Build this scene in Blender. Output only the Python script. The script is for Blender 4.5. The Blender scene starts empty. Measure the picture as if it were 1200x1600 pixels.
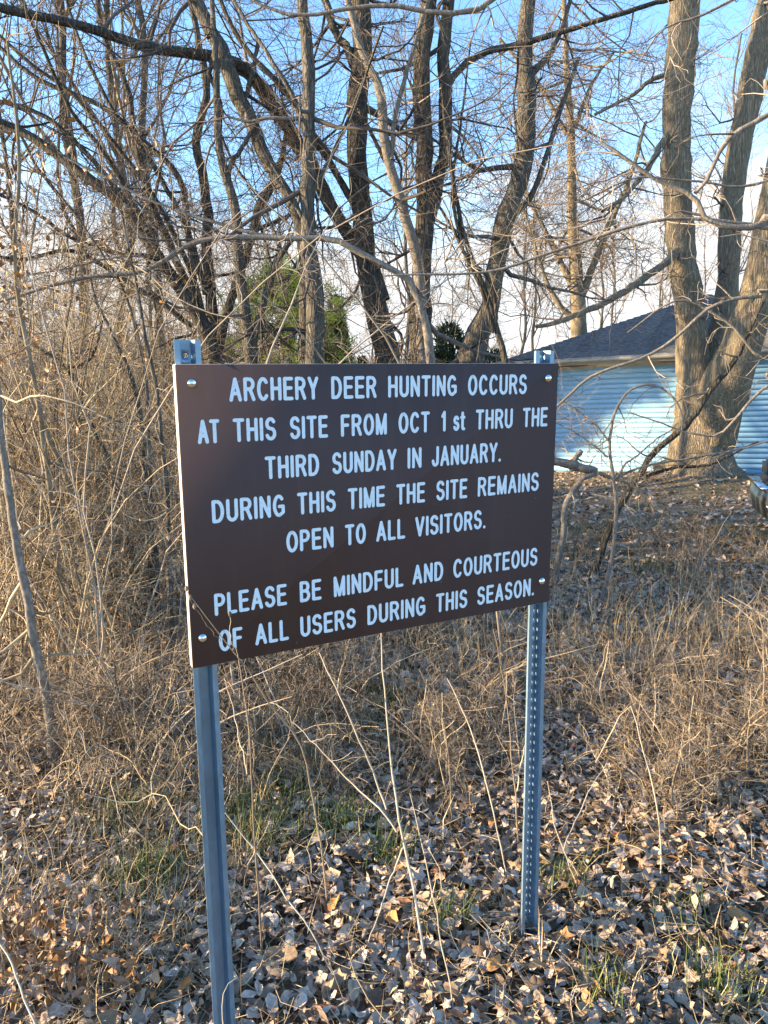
import bpy, math, random
import numpy as np
from mathutils import Matrix, Vector

rng = np.random.default_rng(7)
random.seed(7)
C = bpy.context.scene.collection
PI = math.pi

# ------------------------------------------------------------------ camera
CAM_H = 1.5
PITCH = math.radians(9.6)
ROLL = math.radians(1.15)
FPX = 1150.0
R0 = np.array([1.0, 0, 0]); U0 = np.array([0, math.sin(PITCH), math.cos(PITCH)]); F0 = np.array([0, math.cos(PITCH), -math.sin(PITCH)])
RC = R0 * math.cos(ROLL) - U0 * math.sin(ROLL)
UC = U0 * math.cos(ROLL) + R0 * math.sin(ROLL)
CAMP = np.array([0, 0, CAM_H])
cd = bpy.data.cameras.new('camera'); cam = bpy.data.objects.new('camera', cd); C.objects.link(cam)
cd.sensor_fit = 'VERTICAL'; cd.sensor_height = 32; cd.lens = FPX / 1600 * 32
cd.clip_start = 0.05; cd.clip_end = 2000
m = Matrix.Identity(4)
for i in range(3):
    m[i][0] = RC[i]; m[i][1] = UC[i]; m[i][2] = -F0[i]; m[i][3] = CAMP[i]
cam.matrix_world = m
bpy.context.scene.camera = cam

# ------------------------------------------------------------------ light
SUN_EL = math.radians(14.0)
SUN_DIR = np.array([-0.99, -0.06]); SUN_DIR /= np.linalg.norm(SUN_DIR)      # horizontal direction towards the sun
sc = bpy.context.scene
w = bpy.data.worlds.new('World'); sc.world = w; w.use_nodes = True
nt = w.node_tree; nt.nodes.clear()
N = nt.nodes.new; L = nt.links.new
out = N('ShaderNodeOutputWorld'); bg = N('ShaderNodeBackground'); sky = N('ShaderNodeTexSky')
sky.sky_type = 'NISHITA'; sky.sun_disc = False; sky.sun_elevation = SUN_EL
sky.sun_rotation = math.atan2(SUN_DIR[0], SUN_DIR[1]) % (2 * PI)
sky.air_density = 1.0; sky.dust_density = 0.3; sky.ozone_density = 3.0
tc = N('ShaderNodeTexCoord'); sep = N('ShaderNodeSeparateXYZ'); L(tc.outputs['Generated'], sep.inputs[0])
mp = N('ShaderNodeMapping'); mp.inputs['Scale'].default_value = (1.6, 1.6, 5.5); mp.inputs['Location'].default_value = (0.35, 0.1, 0.0)
L(tc.outputs['Generated'], mp.inputs[0])
nz = N('ShaderNodeTexNoise'); nz.inputs['Scale'].default_value = 1.7; nz.inputs['Detail'].default_value = 6; nz.inputs['Roughness'].default_value = 0.55
L(mp.outputs[0], nz.inputs['Vector'])
el = N('ShaderNodeMapRange'); el.inputs['From Min'].default_value = 0.10; el.inputs['From Max'].default_value = 0.37
el.inputs['To Min'].default_value = 0.42; el.inputs['To Max'].default_value = -0.18
L(sep.outputs['Z'], el.inputs['Value'])
# the cloud bank lies to the north, ahead of the camera; the rest of the sky is clear
dy = N('ShaderNodeMapRange'); dy.inputs['From Min'].default_value = -0.1; dy.inputs['From Max'].default_value = 0.75; dy.inputs['To Min'].default_value = -0.45; dy.inputs['To Max'].default_value = 0.0
L(sep.outputs['Y'], dy.inputs['Value'])
ad0 = N('ShaderNodeMath'); ad0.operation = 'ADD'; L(nz.outputs['Fac'], ad0.inputs[0]); L(el.outputs[0], ad0.inputs[1])
ad = N('ShaderNodeMath'); ad.operation = 'ADD'; L(ad0.outputs[0], ad.inputs[0]); L(dy.outputs[0], ad.inputs[1])
cr = N('ShaderNodeMapRange'); cr.interpolation_type = 'SMOOTHSTEP'; cr.inputs['From Min'].default_value = 0.50; cr.inputs['From Max'].default_value = 0.78
L(ad.outputs[0], cr.inputs['Value'])
satn = N('ShaderNodeHueSaturation'); satn.inputs['Saturation'].default_value = 1.06; satn.inputs['Value'].default_value = 1.0
L(sky.outputs[0], satn.inputs['Color'])
mx = N('ShaderNodeMix'); mx.data_type = 'RGBA'; L(cr.outputs[0], mx.inputs[0]); L(satn.outputs[0], mx.inputs[6])
mx.inputs[7].default_value = (2.2, 2.25, 2.3, 1)
L(mx.outputs[2], bg.inputs[0]); bg.inputs[1].default_value = 0.15
L(bg.outputs[0], out.inputs[0])

sd = bpy.data.lights.new('sun', 'SUN'); sun = bpy.data.objects.new('sun', sd); C.objects.link(sun)
sd.energy = 5.0; sd.angle = math.radians(0.6); sd.color = (1.0, 0.74, 0.42)
sv = Vector((SUN_DIR[0] * math.cos(SUN_EL), SUN_DIR[1] * math.cos(SUN_EL), math.sin(SUN_EL)))
sun.rotation_euler = sv.to_track_quat('Z', 'Y').to_euler()
vs = sc.view_settings; vs.view_transform = 'Standard'; vs.look = 'None'; vs.exposure = 2.0; vs.gamma = 1; vs.use_curve_mapping = False
sc.cycles.max_bounces = 6; sc.cycles.transparent_max_bounces = 4

# ------------------------------------------------------------------ helpers
def px(u, v, Y):
    """world point seen at photo pixel (u, v), standing at distance Y"""
    d = F0 * FPX + RC * (u - 600) + UC * (800 - v)
    return CAMP + d * (Y / d[1])
def proj(P):
    q = np.asarray(P) - CAMP
    z = q @ F0
    return 600 + FPX * (q @ RC) / z, 800 - FPX * (q @ UC) / z
def sstep(a, b, x):
    t = np.clip((x - a) / (b - a), 0, 1); return t * t * (3 - 2 * t)
TREE_XY = px(1092, 738, 13.8)[:2]
def ground(x, y):
    x = np.asarray(x, float); y = np.asarray(y, float)
    z = -0.37 * sstep(2.2, 14.0, y) - 0.08
    z = z + 0.30 * np.exp(-((x - TREE_XY[0]) ** 2 + (y - TREE_XY[1]) ** 2) / (2 * 1.0 ** 2))
    z = z + 0.018 * np.sin(x * 2.3 + 1.1) * np.sin(y * 1.9 + .4) + 0.010 * np.sin(x * 5.1 + y * 3.7)
    return z

def tag(o, label=None, cat=None, group=None, kind=None):
    if label: o['label'] = label
    if cat: o['category'] = cat
    if group: o['group'] = group
    if kind: o['kind'] = kind
    return o
def empty(name, loc, rz=0):
    o = bpy.data.objects.new(name, None); C.objects.link(o); o.location = loc; o.rotation_euler = (0, 0, rz); o.empty_display_size = .1
    return o
def mesh_np(name, V, tris=None, quads=None, smooth=False):
    me = bpy.data.meshes.new(name)
    V = np.asarray(V, np.float32).reshape(-1, 3)
    nt_ = 0 if tris is None else len(tris); nq = 0 if quads is None else len(quads)
    idx = []
    if nt_: idx.append(np.asarray(tris, np.int32).ravel())
    if nq: idx.append(np.asarray(quads, np.int32).ravel())
    idx = np.concatenate(idx)
    me.vertices.add(len(V)); me.vertices.foreach_set('co', V.ravel())
    me.loops.add(len(idx)); me.loops.foreach_set('vertex_index', idx)
    me.polygons.add(nt_ + nq)
    st = np.concatenate([np.arange(nt_) * 3, nt_ * 3 + np.arange(nq) * 4]).astype(np.int32)
    me.polygons.foreach_set('loop_start', st)
    if smooth: me.polygons.foreach_set('use_smooth', np.ones(nt_ + nq, bool))
    me.update(calc_edges=True)
    return me
def link(name, me, mat, parent=None, loc=None, kind=None):
    o = bpy.data.objects.new(name, me); C.objects.link(o)
    if mat is not None and len(me.materials) == 0: me.materials.append(mat)
    if parent is not None: o.parent = parent
    if loc is not None: o.location = loc
    if kind: o['kind'] = kind
    return o
class MB:
    def __init__(s): s.V = []; s.T = []; s.Q = []; s.n = 0
    def add(s, V, tris=None, quads=None):
        V = np.asarray(V, float).reshape(-1, 3)
        if tris is not None and len(tris): s.T.append(np.asarray(tris, int) + s.n)
        if quads is not None and len(quads): s.Q.append(np.asarray(quads, int) + s.n)
        s.V.append(V); s.n += len(V); return s
    def box(s, a, b):
        (x0, y0, z0), (x1, y1, z1) = a, b
        V = [(x0, y0, z0), (x1, y0, z0), (x1, y1, z0), (x0, y1, z0), (x0, y0, z1), (x1, y0, z1), (x1, y1, z1), (x0, y1, z1)]
        return s.add(V, quads=[(0, 3, 2, 1), (4, 5, 6, 7), (0, 1, 5, 4), (1, 2, 6, 5), (2, 3, 7, 6), (3, 0, 4, 7)])
    def prism(s, prof, y0, y1):
        """closed profile in x,z extruded along y"""
        n = len(prof); V = [(x, y0, z) for x, z in prof] + [(x, y1, z) for x, z in prof]
        Q = [(i, (i + 1) % n, n + (i + 1) % n, n + i) for i in range(n)]
        T = [(0, i + 1, i) for i in range(1, n - 1)] + [(n, n + i, n + i + 1) for i in range(1, n - 1)]
        return s.add(V, T, Q)
    def tubes(s, P, R, sides=3, cap=False, jit=0, flat=False):
        V, Q = tube_geo(P, R, sides, jit)
        s.add(V, quads=Q)
        if cap:
            P = np.asarray(P)
            if P.ndim == 2: P = P[None]
            M, K = P.shape[:2]
            base = s.n - len(V)
            T = []
            for mI in range(M):
                b = base + mI * K * sides
                for i in range(1, sides - 1): T.append((b, b + i + 1, b + i)); e = b + (K - 1) * sides; T.append((e, e + i, e + i + 1))
            s.T.append(np.array(T))
        return s
    def mesh(s, name, smooth=False):
        return mesh_np(name, np.concatenate(s.V), np.concatenate(s.T) if s.T else None, np.concatenate(s.Q) if s.Q else None, smooth)
    def build(s, name, mat, parent=None, smooth=False, kind=None, loc=None):
        return link(name, s.mesh(name, smooth), mat, parent, loc, kind)
def nrm(a): return a / np.maximum(np.linalg.norm(a, axis=-1, keepdims=True), 1e-9)
def tube_geo(P, R, sides=3, jit=0):
    P = np.asarray(P, float); R = np.asarray(R, float)
    if P.ndim == 2: P = P[None]; R = R[None]
    M, K = P.shape[:2]
    T = np.gradient(P, axis=1); T = nrm(T)
    mean = nrm(P[:, -1] - P[:, 0])
    ax = np.eye(3)[np.argmin(np.abs(mean), axis=1)]
    A = nrm(np.cross(T, ax[:, None, :])); B = np.cross(T, A)
    th = np.arange(sides) * 2 * PI / sides
    rr = R[:, :, None]
    if jit: rr = rr * (1 + jit * rng.standard_normal((M, K, sides)))
    V = P[:, :, None, :] + rr[..., None] * (np.cos(th)[None, None, :, None] * A[:, :, None, :] + np.sin(th)[None, None, :, None] * B[:, :, None, :])
    idx = np.arange(M * K * sides).reshape(M, K, sides)
    a = idx[:, :-1]; b = idx[:, 1:]
    Q = np.stack([a, np.roll(a, -1, 2), np.roll(b, -1, 2), b], -1).reshape(-1, 4)
    return V.reshape(-1, 3), Q
def resample(pts, n):
    """Catmull-Rom through pts (K,D) -> (n,D), even arc length"""
    P = np.asarray(pts, float)
    if len(P) == 2: return P[0] + (P[1] - P[0]) * np.linspace(0, 1, n)[:, None]
    E = np.vstack([2 * P[0] - P[1], P, 2 * P[-1] - P[-2]])
    o = []
    for i in range(1, len(E) - 2):
        t = np.linspace(0, 1, 12, endpoint=False)[:, None]
        a, b, c, d = E[i - 1], E[i], E[i + 1], E[i + 2]
        o.append(.5 * (2 * b + (c - a) * t + (2 * a - 5 * b + 4 * c - d) * t ** 2 + (3 * b - a - 3 * c + d) * t ** 3))
    o = np.vstack(o + [P[-1:]])
    s = np.r_[0, np.cumsum(np.linalg.norm(np.diff(o[:, :3], axis=0), axis=1))]
    q = np.linspace(0, s[-1], n)
    return np.stack([np.interp(q, s, o[:, k]) for k in range(o.shape[1])], 1)
def spawn(P, R, n, len0, len1, ang=(30, 65), K=5, wig=.25, up=.05, rr=.6, tmin=.25, tmax=1.0, tip=.0012, rmax=1e9, g=None):
    """n random children on each parent polyline. P (M,k,3) R (M,k)"""
    g = g or rng
    M, k = P.shape[:2]
    if M == 0 or n == 0: return np.zeros((0, K, 3)), np.zeros((0, K))
    pi = np.repeat(np.arange(M), n)
    t = g.uniform(tmin, tmax, len(pi)) * (k - 1); t = np.minimum(t, k - 1.001)
    i0 = t.astype(int); f = (t - i0)[:, None]
    base = P[pi, i0] * (1 - f) + P[pi, i0 + 1] * f
    tan = nrm(P[pi, i0 + 1] - P[pi, i0])
    r0 = (R[pi, i0] * (1 - f[:, 0]) + R[pi, i0 + 1] * f[:, 0])
    rnd = g.standard_normal(tan.shape); perp = nrm(rnd - (rnd * tan).sum(1, keepdims=True) * tan)
    a = np.radians(g.uniform(ang[0], ang[1], len(pi)))[:, None]
    d = np.cos(a) * tan + np.sin(a) * perp
    Ln = g.uniform(len0, len1, len(pi)) * (1 - .45 * (t / (k - 1)))
    cr_ = np.minimum(np.minimum(r0 * rr, Ln * .02 + .002), rmax)
    pts = [base]; step = (Ln / (K - 1))[:, None]
    for j in range(K - 1):
        d = nrm(d + wig * g.standard_normal(d.shape) + np.array([0, 0, up]))
        pts.append(pts[-1] + d * step)
    CP = np.stack(pts, 1)
    CR = cr_[:, None] + (tip - cr_[:, None]) * (np.arange(K) / (K - 1))[None] ** .8
    return CP, np.maximum(CR, tip * .8)

# ------------------------------------------------------------------ materials
def mat(name, rough=.8, metal=0, spec=.3):
    mt = bpy.data.materials.new(name); mt.use_nodes = True
    b = mt.node_tree.nodes['Principled BSDF']; b.inputs['Roughness'].default_value = rough; b.inputs['Metallic'].default_value = metal
    b.inputs['Specular IOR Level'].default_value = spec
    return mt, mt.node_tree, b
def nodes(ntree): return ntree.nodes.new, ntree.links.new
def ramp(ntree, stops, fac):
    r = ntree.nodes.new('ShaderNodeValToRGB'); e = r.color_ramp.elements
    while len(e) < len(stops): e.new(0.5)
    for i, (p, c) in enumerate(stops): e[i].position = p; e[i].color = (*c, 1)
    ntree.links.new(fac, r.inputs[0]); return r.outputs[0]
def noise(ntree, scale, detail=4, vec=None, rough=.6, mscale=None, coord='Object'):
    n_, l_ = nodes(ntree)
    if vec is None:
        t = n_('ShaderNodeTexCoord'); vec = t.outputs[coord]
    if mscale:
        mpp = n_('ShaderNodeMapping'); mpp.inputs['Scale'].default_value = mscale; l_(vec, mpp.inputs[0]); vec = mpp.outputs[0]
    z = n_('ShaderNodeTexNoise'); z.inputs['Scale'].default_value = scale; z.inputs['Detail'].default_value = detail; z.inputs['Roughness'].default_value = rough
    l_(vec, z.inputs['Vector']); return z.outputs['Fac']
def bump(ntree, b, h, strength=.5, dist=.01):
    n_, l_ = nodes(ntree); bp = n_('ShaderNodeBump'); bp.inputs['Strength'].default_value = strength; bp.inputs['Distance'].default_value = dist
    l_(h, bp.inputs['Height']); l_(bp.outputs[0], b.inputs['Normal'])
def mixc(ntree, fac, a, b_, mode='MIX'):
    n_, l_ = nodes(ntree); mm = n_('ShaderNodeMix'); mm.data_type = 'RGBA'; mm.blend_type = mode
    for s_, k in ((fac, 0), (a, 6), (b_, 7)):
        if isinstance(s_, (int, float)): mm.inputs[k].default_value = s_
        elif isinstance(s_, tuple): mm.inputs[k].default_value = (*s_, 1)
        else: l_(s_, mm.inputs[k])
    return mm.outputs[2]
def bark_mat(name, stops, sc_=9, stretch=(1, 1, .22), bs=.8, bd=.02):
    mt, t, b = mat(name, .9, 0, .15)
    n_, l_ = nodes(t)
    tcx = n_('ShaderNodeTexCoord'); mpp = n_('ShaderNodeMapping'); mpp.inputs['Scale'].default_value = stretch; l_(tcx.outputs['Object'], mpp.inputs[0])
    wz = n_('ShaderNodeTexNoise'); wz.inputs['Scale'].default_value = sc_ * .5; wz.inputs['Detail'].default_value = 3; l_(mpp.outputs[0], wz.inputs['Vector'])
    wm = n_('ShaderNodeVectorMath'); wm.operation = 'MULTIPLY_ADD'; wm.inputs[1].default_value = (.09, .09, .09); l_(wz.outputs['Color'], wm.inputs[0]); l_(mpp.outputs[0], wm.inputs[2])
    f = noise(t, sc_ * 1.6, 8, vec=wm.outputs[0], rough=.72)
    vv = n_('ShaderNodeTexVoronoi'); vv.feature = 'DISTANCE_TO_EDGE'; vv.inputs['Scale'].default_value = sc_ * 1.5; l_(wm.outputs[0], vv.inputs['Vector'])
    cr_ = n_('ShaderNodeMapRange'); cr_.inputs['From Max'].default_value = .22; l_(vv.outputs['Distance'], cr_.inputs['Value'])
    f2 = noise(t, 1.7, 3)
    c = ramp(t, stops, f)
    c = mixc(t, cr_.outputs[0], mixc(t, .6, c, stops[0][1]), c)
    c = mixc(t, ramp(t, [(.40, (0, 0, 0)), (.7, (.8, .8, .8))], f2), c, mixc(t, .35, c, (.17, .16, .11)))
    l_(c, b.inputs['Base Color'])
    ma = n_('ShaderNodeMath'); ma.operation = 'MULTIPLY_ADD'; ma.inputs[1].default_value = .6
    l_(cr_.outputs[0], ma.inputs[0]); l_(f, ma.inputs[2])
    bump(t, b, ma.outputs[0], bs, bd)
    return mt
def twig_mat(name, stops, island=True):
    mt, t, b = mat(name, .75, 0, .25)
    n_, l_ = nodes(t)
    g = n_('ShaderNodeNewGeometry'); oi = n_('ShaderNodeObjectInfo')
    a = n_('ShaderNodeMath'); a.operation = 'ADD'; l_(g.outputs['Random Per Island'], a.inputs[0]); l_(oi.outputs['Random'], a.inputs[1])
    fr = n_('ShaderNodeMath'); fr.operation = 'FRACT'; l_(a.outputs[0], fr.inputs[0])
    c = ramp(t, stops, fr.outputs[0])
    f = noise(t, 40, 2)
    c = mixc(t, .35, c, ramp(t, [(.3, (.25, .25, .25)), (.7, (1, 1, 1))], f), 'MULTIPLY')
    l_(c, b.inputs['Base Color']); return mt
M = {}
M['bark_grey'] = bark_mat('bark_grey', [(.34, (.045, .041, .036)), (.5, (.125, .114, .102)), (.66, (.25, .235, .212))], 26, bs=1, bd=.02)
M['bark_dark'] = bark_mat('bark_dark', [(.34, (.028, .025, .022)), (.52, (.085, .075, .067)), (.68, (.19, .172, .152))], 20, bs=1, bd=.03)
M['bark_shaggy'] = bark_mat('bark_shaggy', [(.34, (.032, .027, .023)), (.5, (.10, .086, .073)), (.66, (.22, .195, .165))], 24, (1, 1, .12), 1, .03)
M['bark_maple'] = bark_mat('bark_maple', [(.32, (.10, .08, .057)), (.48, (.23, .19, .14)), (.66, (.42, .36, .27))], 22, (1, 1, .12), .9, .025)
M['bark_pale'] = bark_mat('bark_pale', [(.3, (.10, .085, .075)), (.5, (.21, .185, .165)), (.7, (.33, .295, .265))], 30, (1, 1, .5), .4, .004)
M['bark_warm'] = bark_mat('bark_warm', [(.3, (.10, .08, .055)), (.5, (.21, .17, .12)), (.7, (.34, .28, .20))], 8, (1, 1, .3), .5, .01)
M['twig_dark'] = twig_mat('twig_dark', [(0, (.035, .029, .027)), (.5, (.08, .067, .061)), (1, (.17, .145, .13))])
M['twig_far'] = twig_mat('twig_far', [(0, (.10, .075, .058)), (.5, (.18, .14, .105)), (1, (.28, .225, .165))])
M['twig_tan'] = twig_mat('twig_tan', [(0, (.08, .06, .042)), (.35, (.22, .165, .11)), (.75, (.44, .345, .225)), (1, (.62, .51, .35))])
M['twig_brown'] = twig_mat('twig_brown', [(0, (.09, .066, .048)), (.4, (.21, .16, .115)), (.8, (.39, .315, .225)), (1, (.56, .47, .36))])
M['stalk'] = twig_mat('stalk', [(0, (.36, .30, .23)), (.5, (.46, .40, .32)), (1, (.56, .50, .42))])
M['grass_dry'] = twig_mat('grass_dry', [(0, (.22, .16, .09)), (.45, (.38, .30, .18)), (.85, (.52, .43, .28)), (1, (.34, .18, .06))])
M['grass_green'] = twig_mat('grass_green', [(0, (.04, .065, .02)), (.6, (.09, .13, .035)), (1, (.24, .24, .10))])
def leaf_mat(name, stops, coord='Object'):
    mt, t, b = mat(name, .62, 0, .35)
    n_, l_ = nodes(t)
    g = n_('ShaderNodeNewGeometry'); oi = n_('ShaderNodeObjectInfo')
    a = n_('ShaderNodeMath'); a.operation = 'ADD'; l_(g.outputs['Random Per Island'], a.inputs[0]); l_(oi.outputs['Random'], a.inputs[1])
    fr = n_('ShaderNodeMath'); fr.operation = 'FRACT'; l_(a.outputs[0], fr.inputs[0])
    c = ramp(t, stops, fr.outputs[0])
    f = noise(t, 55, 4)
    c = mixc(t, .6, c, ramp(t, [(.30, (.38, .34, .30)), (.62, (1, 1, 1))], f), 'MULTIPLY')
    c2 = mixc(t, .35, c, (.44, .385, .35))
    c = mixc(t, g.outputs['Backfacing'], c, c2)
    l_(c, b.inputs['Base Color'])
    bump(t, b, f, .35, .004)
    return mt
LEAF = [(0, (.06, .038, .024)), (.18, (.18, .122, .08)), (.40, (.33, .24, .155)), (.62, (.46, .36, .26)), (.84, (.60, .52, .43)), (.93, (.42, .22, .08)), (1, (.16, .075, .05))]
M['leaf'] = leaf_mat('dead_leaf', LEAF)
M['leaf_orange'] = leaf_mat('orange_leaf', [(0, (.20, .09, .03)), (.5, (.38, .18, .05)), (1, (.22, .13, .07))])
# ground
mt, t, b = mat('ground_soil', .95, 0, .1)
f = noise(t, 3, 5); f2 = noise(t, 26, 8, rough=.7); f3 = noise(t, .35, 3)
c = ramp(t, [(.32, (.06, .042, .028)), (.44, (.19, .14, .095)), (.54, (.32, .245, .165)), (.68, (.40, .33, .26))], f2)
c = mixc(t, ramp(t, [(.45, (0, 0, 0)), (.62, (1, 1, 1))], f), c, mixc(t, .55, c, (.13, .11, .05)))
c = mixc(t, ramp(t, [(.56, (0, 0, 0)), (.66, (.6, .6, .6))], f3), c, (.10, .12, .035))
t.links.new(c, b.inputs['Base Color']); bump(t, b, f2, 1, .05)
M['soil'] = mt

# ------------------------------------------------------------------ ground
def make_ground():
    xs = np.concatenate([np.linspace(-400, -20, 16), np.linspace(-18, 18, 121), np.linspace(20, 400, 16)])
    ys = np.concatenate([np.linspace(-60, -4, 8), np.linspace(-3, 24, 136), np.linspace(26, 60, 12), np.linspace(80, 600, 10)])
    X, Y = np.meshgrid(xs, ys); Z = ground(X, Y)
    Z = Z + .012 * rng.standard_normal(Z.shape) * (np.abs(X) < 18)
    V = np.stack([X, Y, Z], -1).reshape(-1, 3); n, m_ = X.shape
    i = np.arange(n * m_).reshape(n, m_)
    Q = np.stack([i[:-1, :-1], i[:-1, 1:], i[1:, 1:], i[1:, :-1]], -1).reshape(-1, 4)
    o = link('ground', mesh_np('ground', V, quads=Q, smooth=True), M['soil']); tag(o, kind='structure')
    return o
GROUND = make_ground()

# ------------------------------------------------------------------ garage
def garage():
    mt, t, b = mat('blue_siding', .55, 0, .35)
    f = noise(t, 2.2, 5); f2 = noise(t, 40, 3, mscale=(.06, 1, 1))
    c = mixc(t, ramp(t, [(.3, (0, 0, 0)), (.75, (1, 1, 1))], f), (.20, .40, .62), (.23, .43, .65))
    oi = t.nodes.new('ShaderNodeObjectInfo'); c = mixc(t, .10, c, ramp(t, [(0, (.7, .7, .7)), (1, (1, 1, 1))], oi.outputs['Random']), 'MULTIPLY')
    t.links.new(c, b.inputs['Base Color']); sid = mt
    mt, t, b = mat('cream_trim', .5, 0, .4); f = noise(t, 6, 4)
    t.links.new(ramp(t, [(.3, (.27, .265, .25)), (.7, (.36, .355, .34))], f), b.inputs['Base Color']); trim = mt
    mt, t, b = mat('roof_shingle', .95, 0, .05)
    n_, l_ = nodes(t); tcx = n_('ShaderNodeTexCoord')
    br = n_('ShaderNodeTexBrick'); br.inputs['Scale'].default_value = 1; br.inputs['Brick Width'].default_value = .3; br.inputs['Row Height'].default_value = 10
    br.inputs['Mortar Size'].default_value = .004; br.inputs['Color1'].default_value = (.05, .053, .06, 1); br.inputs['Color2'].default_value = (.12, .125, .135, 1); br.inputs['Mortar'].default_value = (.05, .05, .05, 1)
    l_(tcx.outputs['Object'], br.inputs['Vector'])
    f = noise(t, 14, 6, mscale=(1, 1, 3)); f2 = noise(t, 90, 2)
    c = ramp(t, [(.3, (.05, .053, .06)), (.5, (.12, .125, .14)), (.7, (.24, .24, .25))], f)
    c = mixc(t, .4, c, br.outputs[0]); l_(c, b.inputs['Base Color']); bump(t, b, f2, .6, .006); shg = mt
    wdir = np.array([math.cos(math.radians(30)), -math.sin(math.radians(30))])
    C0 = np.array([3.09, 17.1])
    root = empty('garage', (C0[0], C0[1], -.46), math.radians(-30))
    root.rotation_euler = (0, math.radians(-1.0), math.radians(-30))
    tag(root, 'pale blue clapboard garage with dark shingle hip roof behind the big forked tree', 'garage')
    LX, LY, H = 7.2, 7.2, 2.32
    MB().box((.02, .02, -.3), (LX - .02, LY - .02, H + .02)).build('wall_core', sid, root)
    # clapboards of the front wall, each lapped over the one below
    e = .1045; nb = 22
    pr = [(0, 0), (0, e - .003), (-.006, e - .003), (-.006, 0)]
    mb = MB(); V = [(x_, p, z) for x_ in (.0, LX) for p, z in pr]
    mb.add(V, tris=[(0, 1, 2), (0, 2, 3), (4, 6, 5), (4, 7, 6)], quads=[(0, 4, 5, 1), (1, 5, 6, 2), (2, 6, 7, 3), (3, 7, 4, 0)])
    bm_ = mb.mesh('siding_board')
    for i in range(nb): link('siding_board', bm_, sid, root, (0, .004, i * e + .012))
    for k in range(2):      # side walls
        for i in range(nb):
            o = link('siding_board', bm_, sid, root)
            o.rotation_euler = (0, 0, -PI / 2 if k == 0 else PI / 2); o.location = (0.019 if k == 0 else LX - .019, LY if k == 0 else 0, i * e + .012)
    for (x, y) in ((0, 0), (LX, 0), (0, LY), (LX, LY)):
        MB().box((x - .03 if x == 0 else x - .06, y - .03 if y == 0 else y - .06, -.1), (x + .06 if x == 0 else x + .03, y + .06 if y == 0 else y + .03, H - .01)).build('corner_trim', trim, root)
    ov = .32; zE = H + .17
    # soffit, fascia, gutter
    MB().box((-ov, -ov, H + .022), (LX + ov, LY + ov, H + .05)).build('soffit', trim, root)
    fr_ = MB()
    fr_.box((-ov, -ov - .02, H - .0), (LX + ov, -ov - .001, zE - .02)); fr_.box((-ov - .02, -ov - .02, H), (-ov - .001, LY + ov, zE - .02))
    fr_.box((LX + ov + .001, -ov - .02, H), (LX + ov + .02, LY + ov, zE - .02)); fr_.build('fascia', trim, root)
    g = MB()
    for (a, b2) in (((-ov - .1, -ov - .115), (LX + ov + .1, -ov - .023)),):
        g.box((a[0], a[1], zE - .11), (b2[0], a[1] + .008, zE - .025)); g.box((a[0], a[1] + .008, zE - .11), (b2[0], b2[1], zE - .10)); g.box((a[0], a[1] - .008, zE - .038), (b2[0], a[1] - .0005, zE - .022))
    g.build('gutter', trim, root)
    # frieze board under the soffit
    MB().box((.0, -.034, H - .07), (LX, -.006, H - .0)).build('frieze_board', trim, root)
    # hip roof of stepped shingle courses on four faces
    apex = np.array([LX / 2, LY / 2]); rise = 1.50; half = LX / 2 + ov
    ns = 30
    for face in range(4):
        mb = MB()
        for i in range(ns):
            a, b2 = i / ns, (i + 1) / ns
            za, zb = zE - .02 + rise * a + .022, zE - .02 + rise * b2 + .004
            ha, hb = half * (1 - a), half * (1 - b2)
            def P_(h, s, z):
                x, y = s * h, -h
                for _ in range(face): x, y = -y, x
                return (apex[0] + x, apex[1] + y, z)
            V = [P_(ha, -1, za), P_(ha, 1, za), P_(hb, 1, zb), P_(hb, -1, zb), P_(ha, -1, za - .022), P_(ha, 1, za - .022)]
            mb.add(V, quads=[(0, 1, 2, 3), (4, 5, 1, 0)])
        mb.build('roof_slope', shg, root)
    return root
garage()

# ------------------------------------------------------------------ trees
def path_px(pts, Y, n=28, to_ground=True, slim=1.0):
    """pts: (u, v, width px[, Y]) -> (n,3) points and radii, first point is the tip"""
    P = []
    for p in pts:
        yy = p[3] if len(p) > 3 else Y
        q = px(p[0], p[1], yy); dep = (q - CAMP) @ F0
        P.append((*q, p[2] * .5 * dep / FPX * slim))
    P = np.array(P)
    if to_ground:
        d = P[-1] - P[-2]; q = P[-1].copy(); gz = float(ground(q[0], q[1])) - .08
        if q[2] > gz:
            s = min((q[2] - gz) / max(1e-3, -d[2]), 50)
            lat = d[:2] * s * .5; ln_ = np.linalg.norm(lat); lim = .08 + .25 * (q[2] - gz); lat = lat * min(1, lim / max(ln_, 1e-6))
            mid = P[-1] + d * s * .5; mid[:2] = P[-1][:2] + lat * .7; mid[2] = (q[2] + gz) / 2; mid[3] = P[-1][3] * 1.05
            end = P[-1].copy(); end[:2] += lat; end[2] = gz; end[3] = P[-1][3] * 1.3
            P = np.vstack([P, mid, end])
    Q = resample(P, n)
    wv = np.cumsum(rng.standard_normal((n, 3)), 0); wv -= np.linspace(0, 1, n)[:, None] * wv[-1]
    Q[:, :3] += wv * np.clip(Q[:, 3:4] * .2, .0022, .012); Q[:, 3] *= 1 + .03 * rng.standard_normal(n)
    return Q
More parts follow.
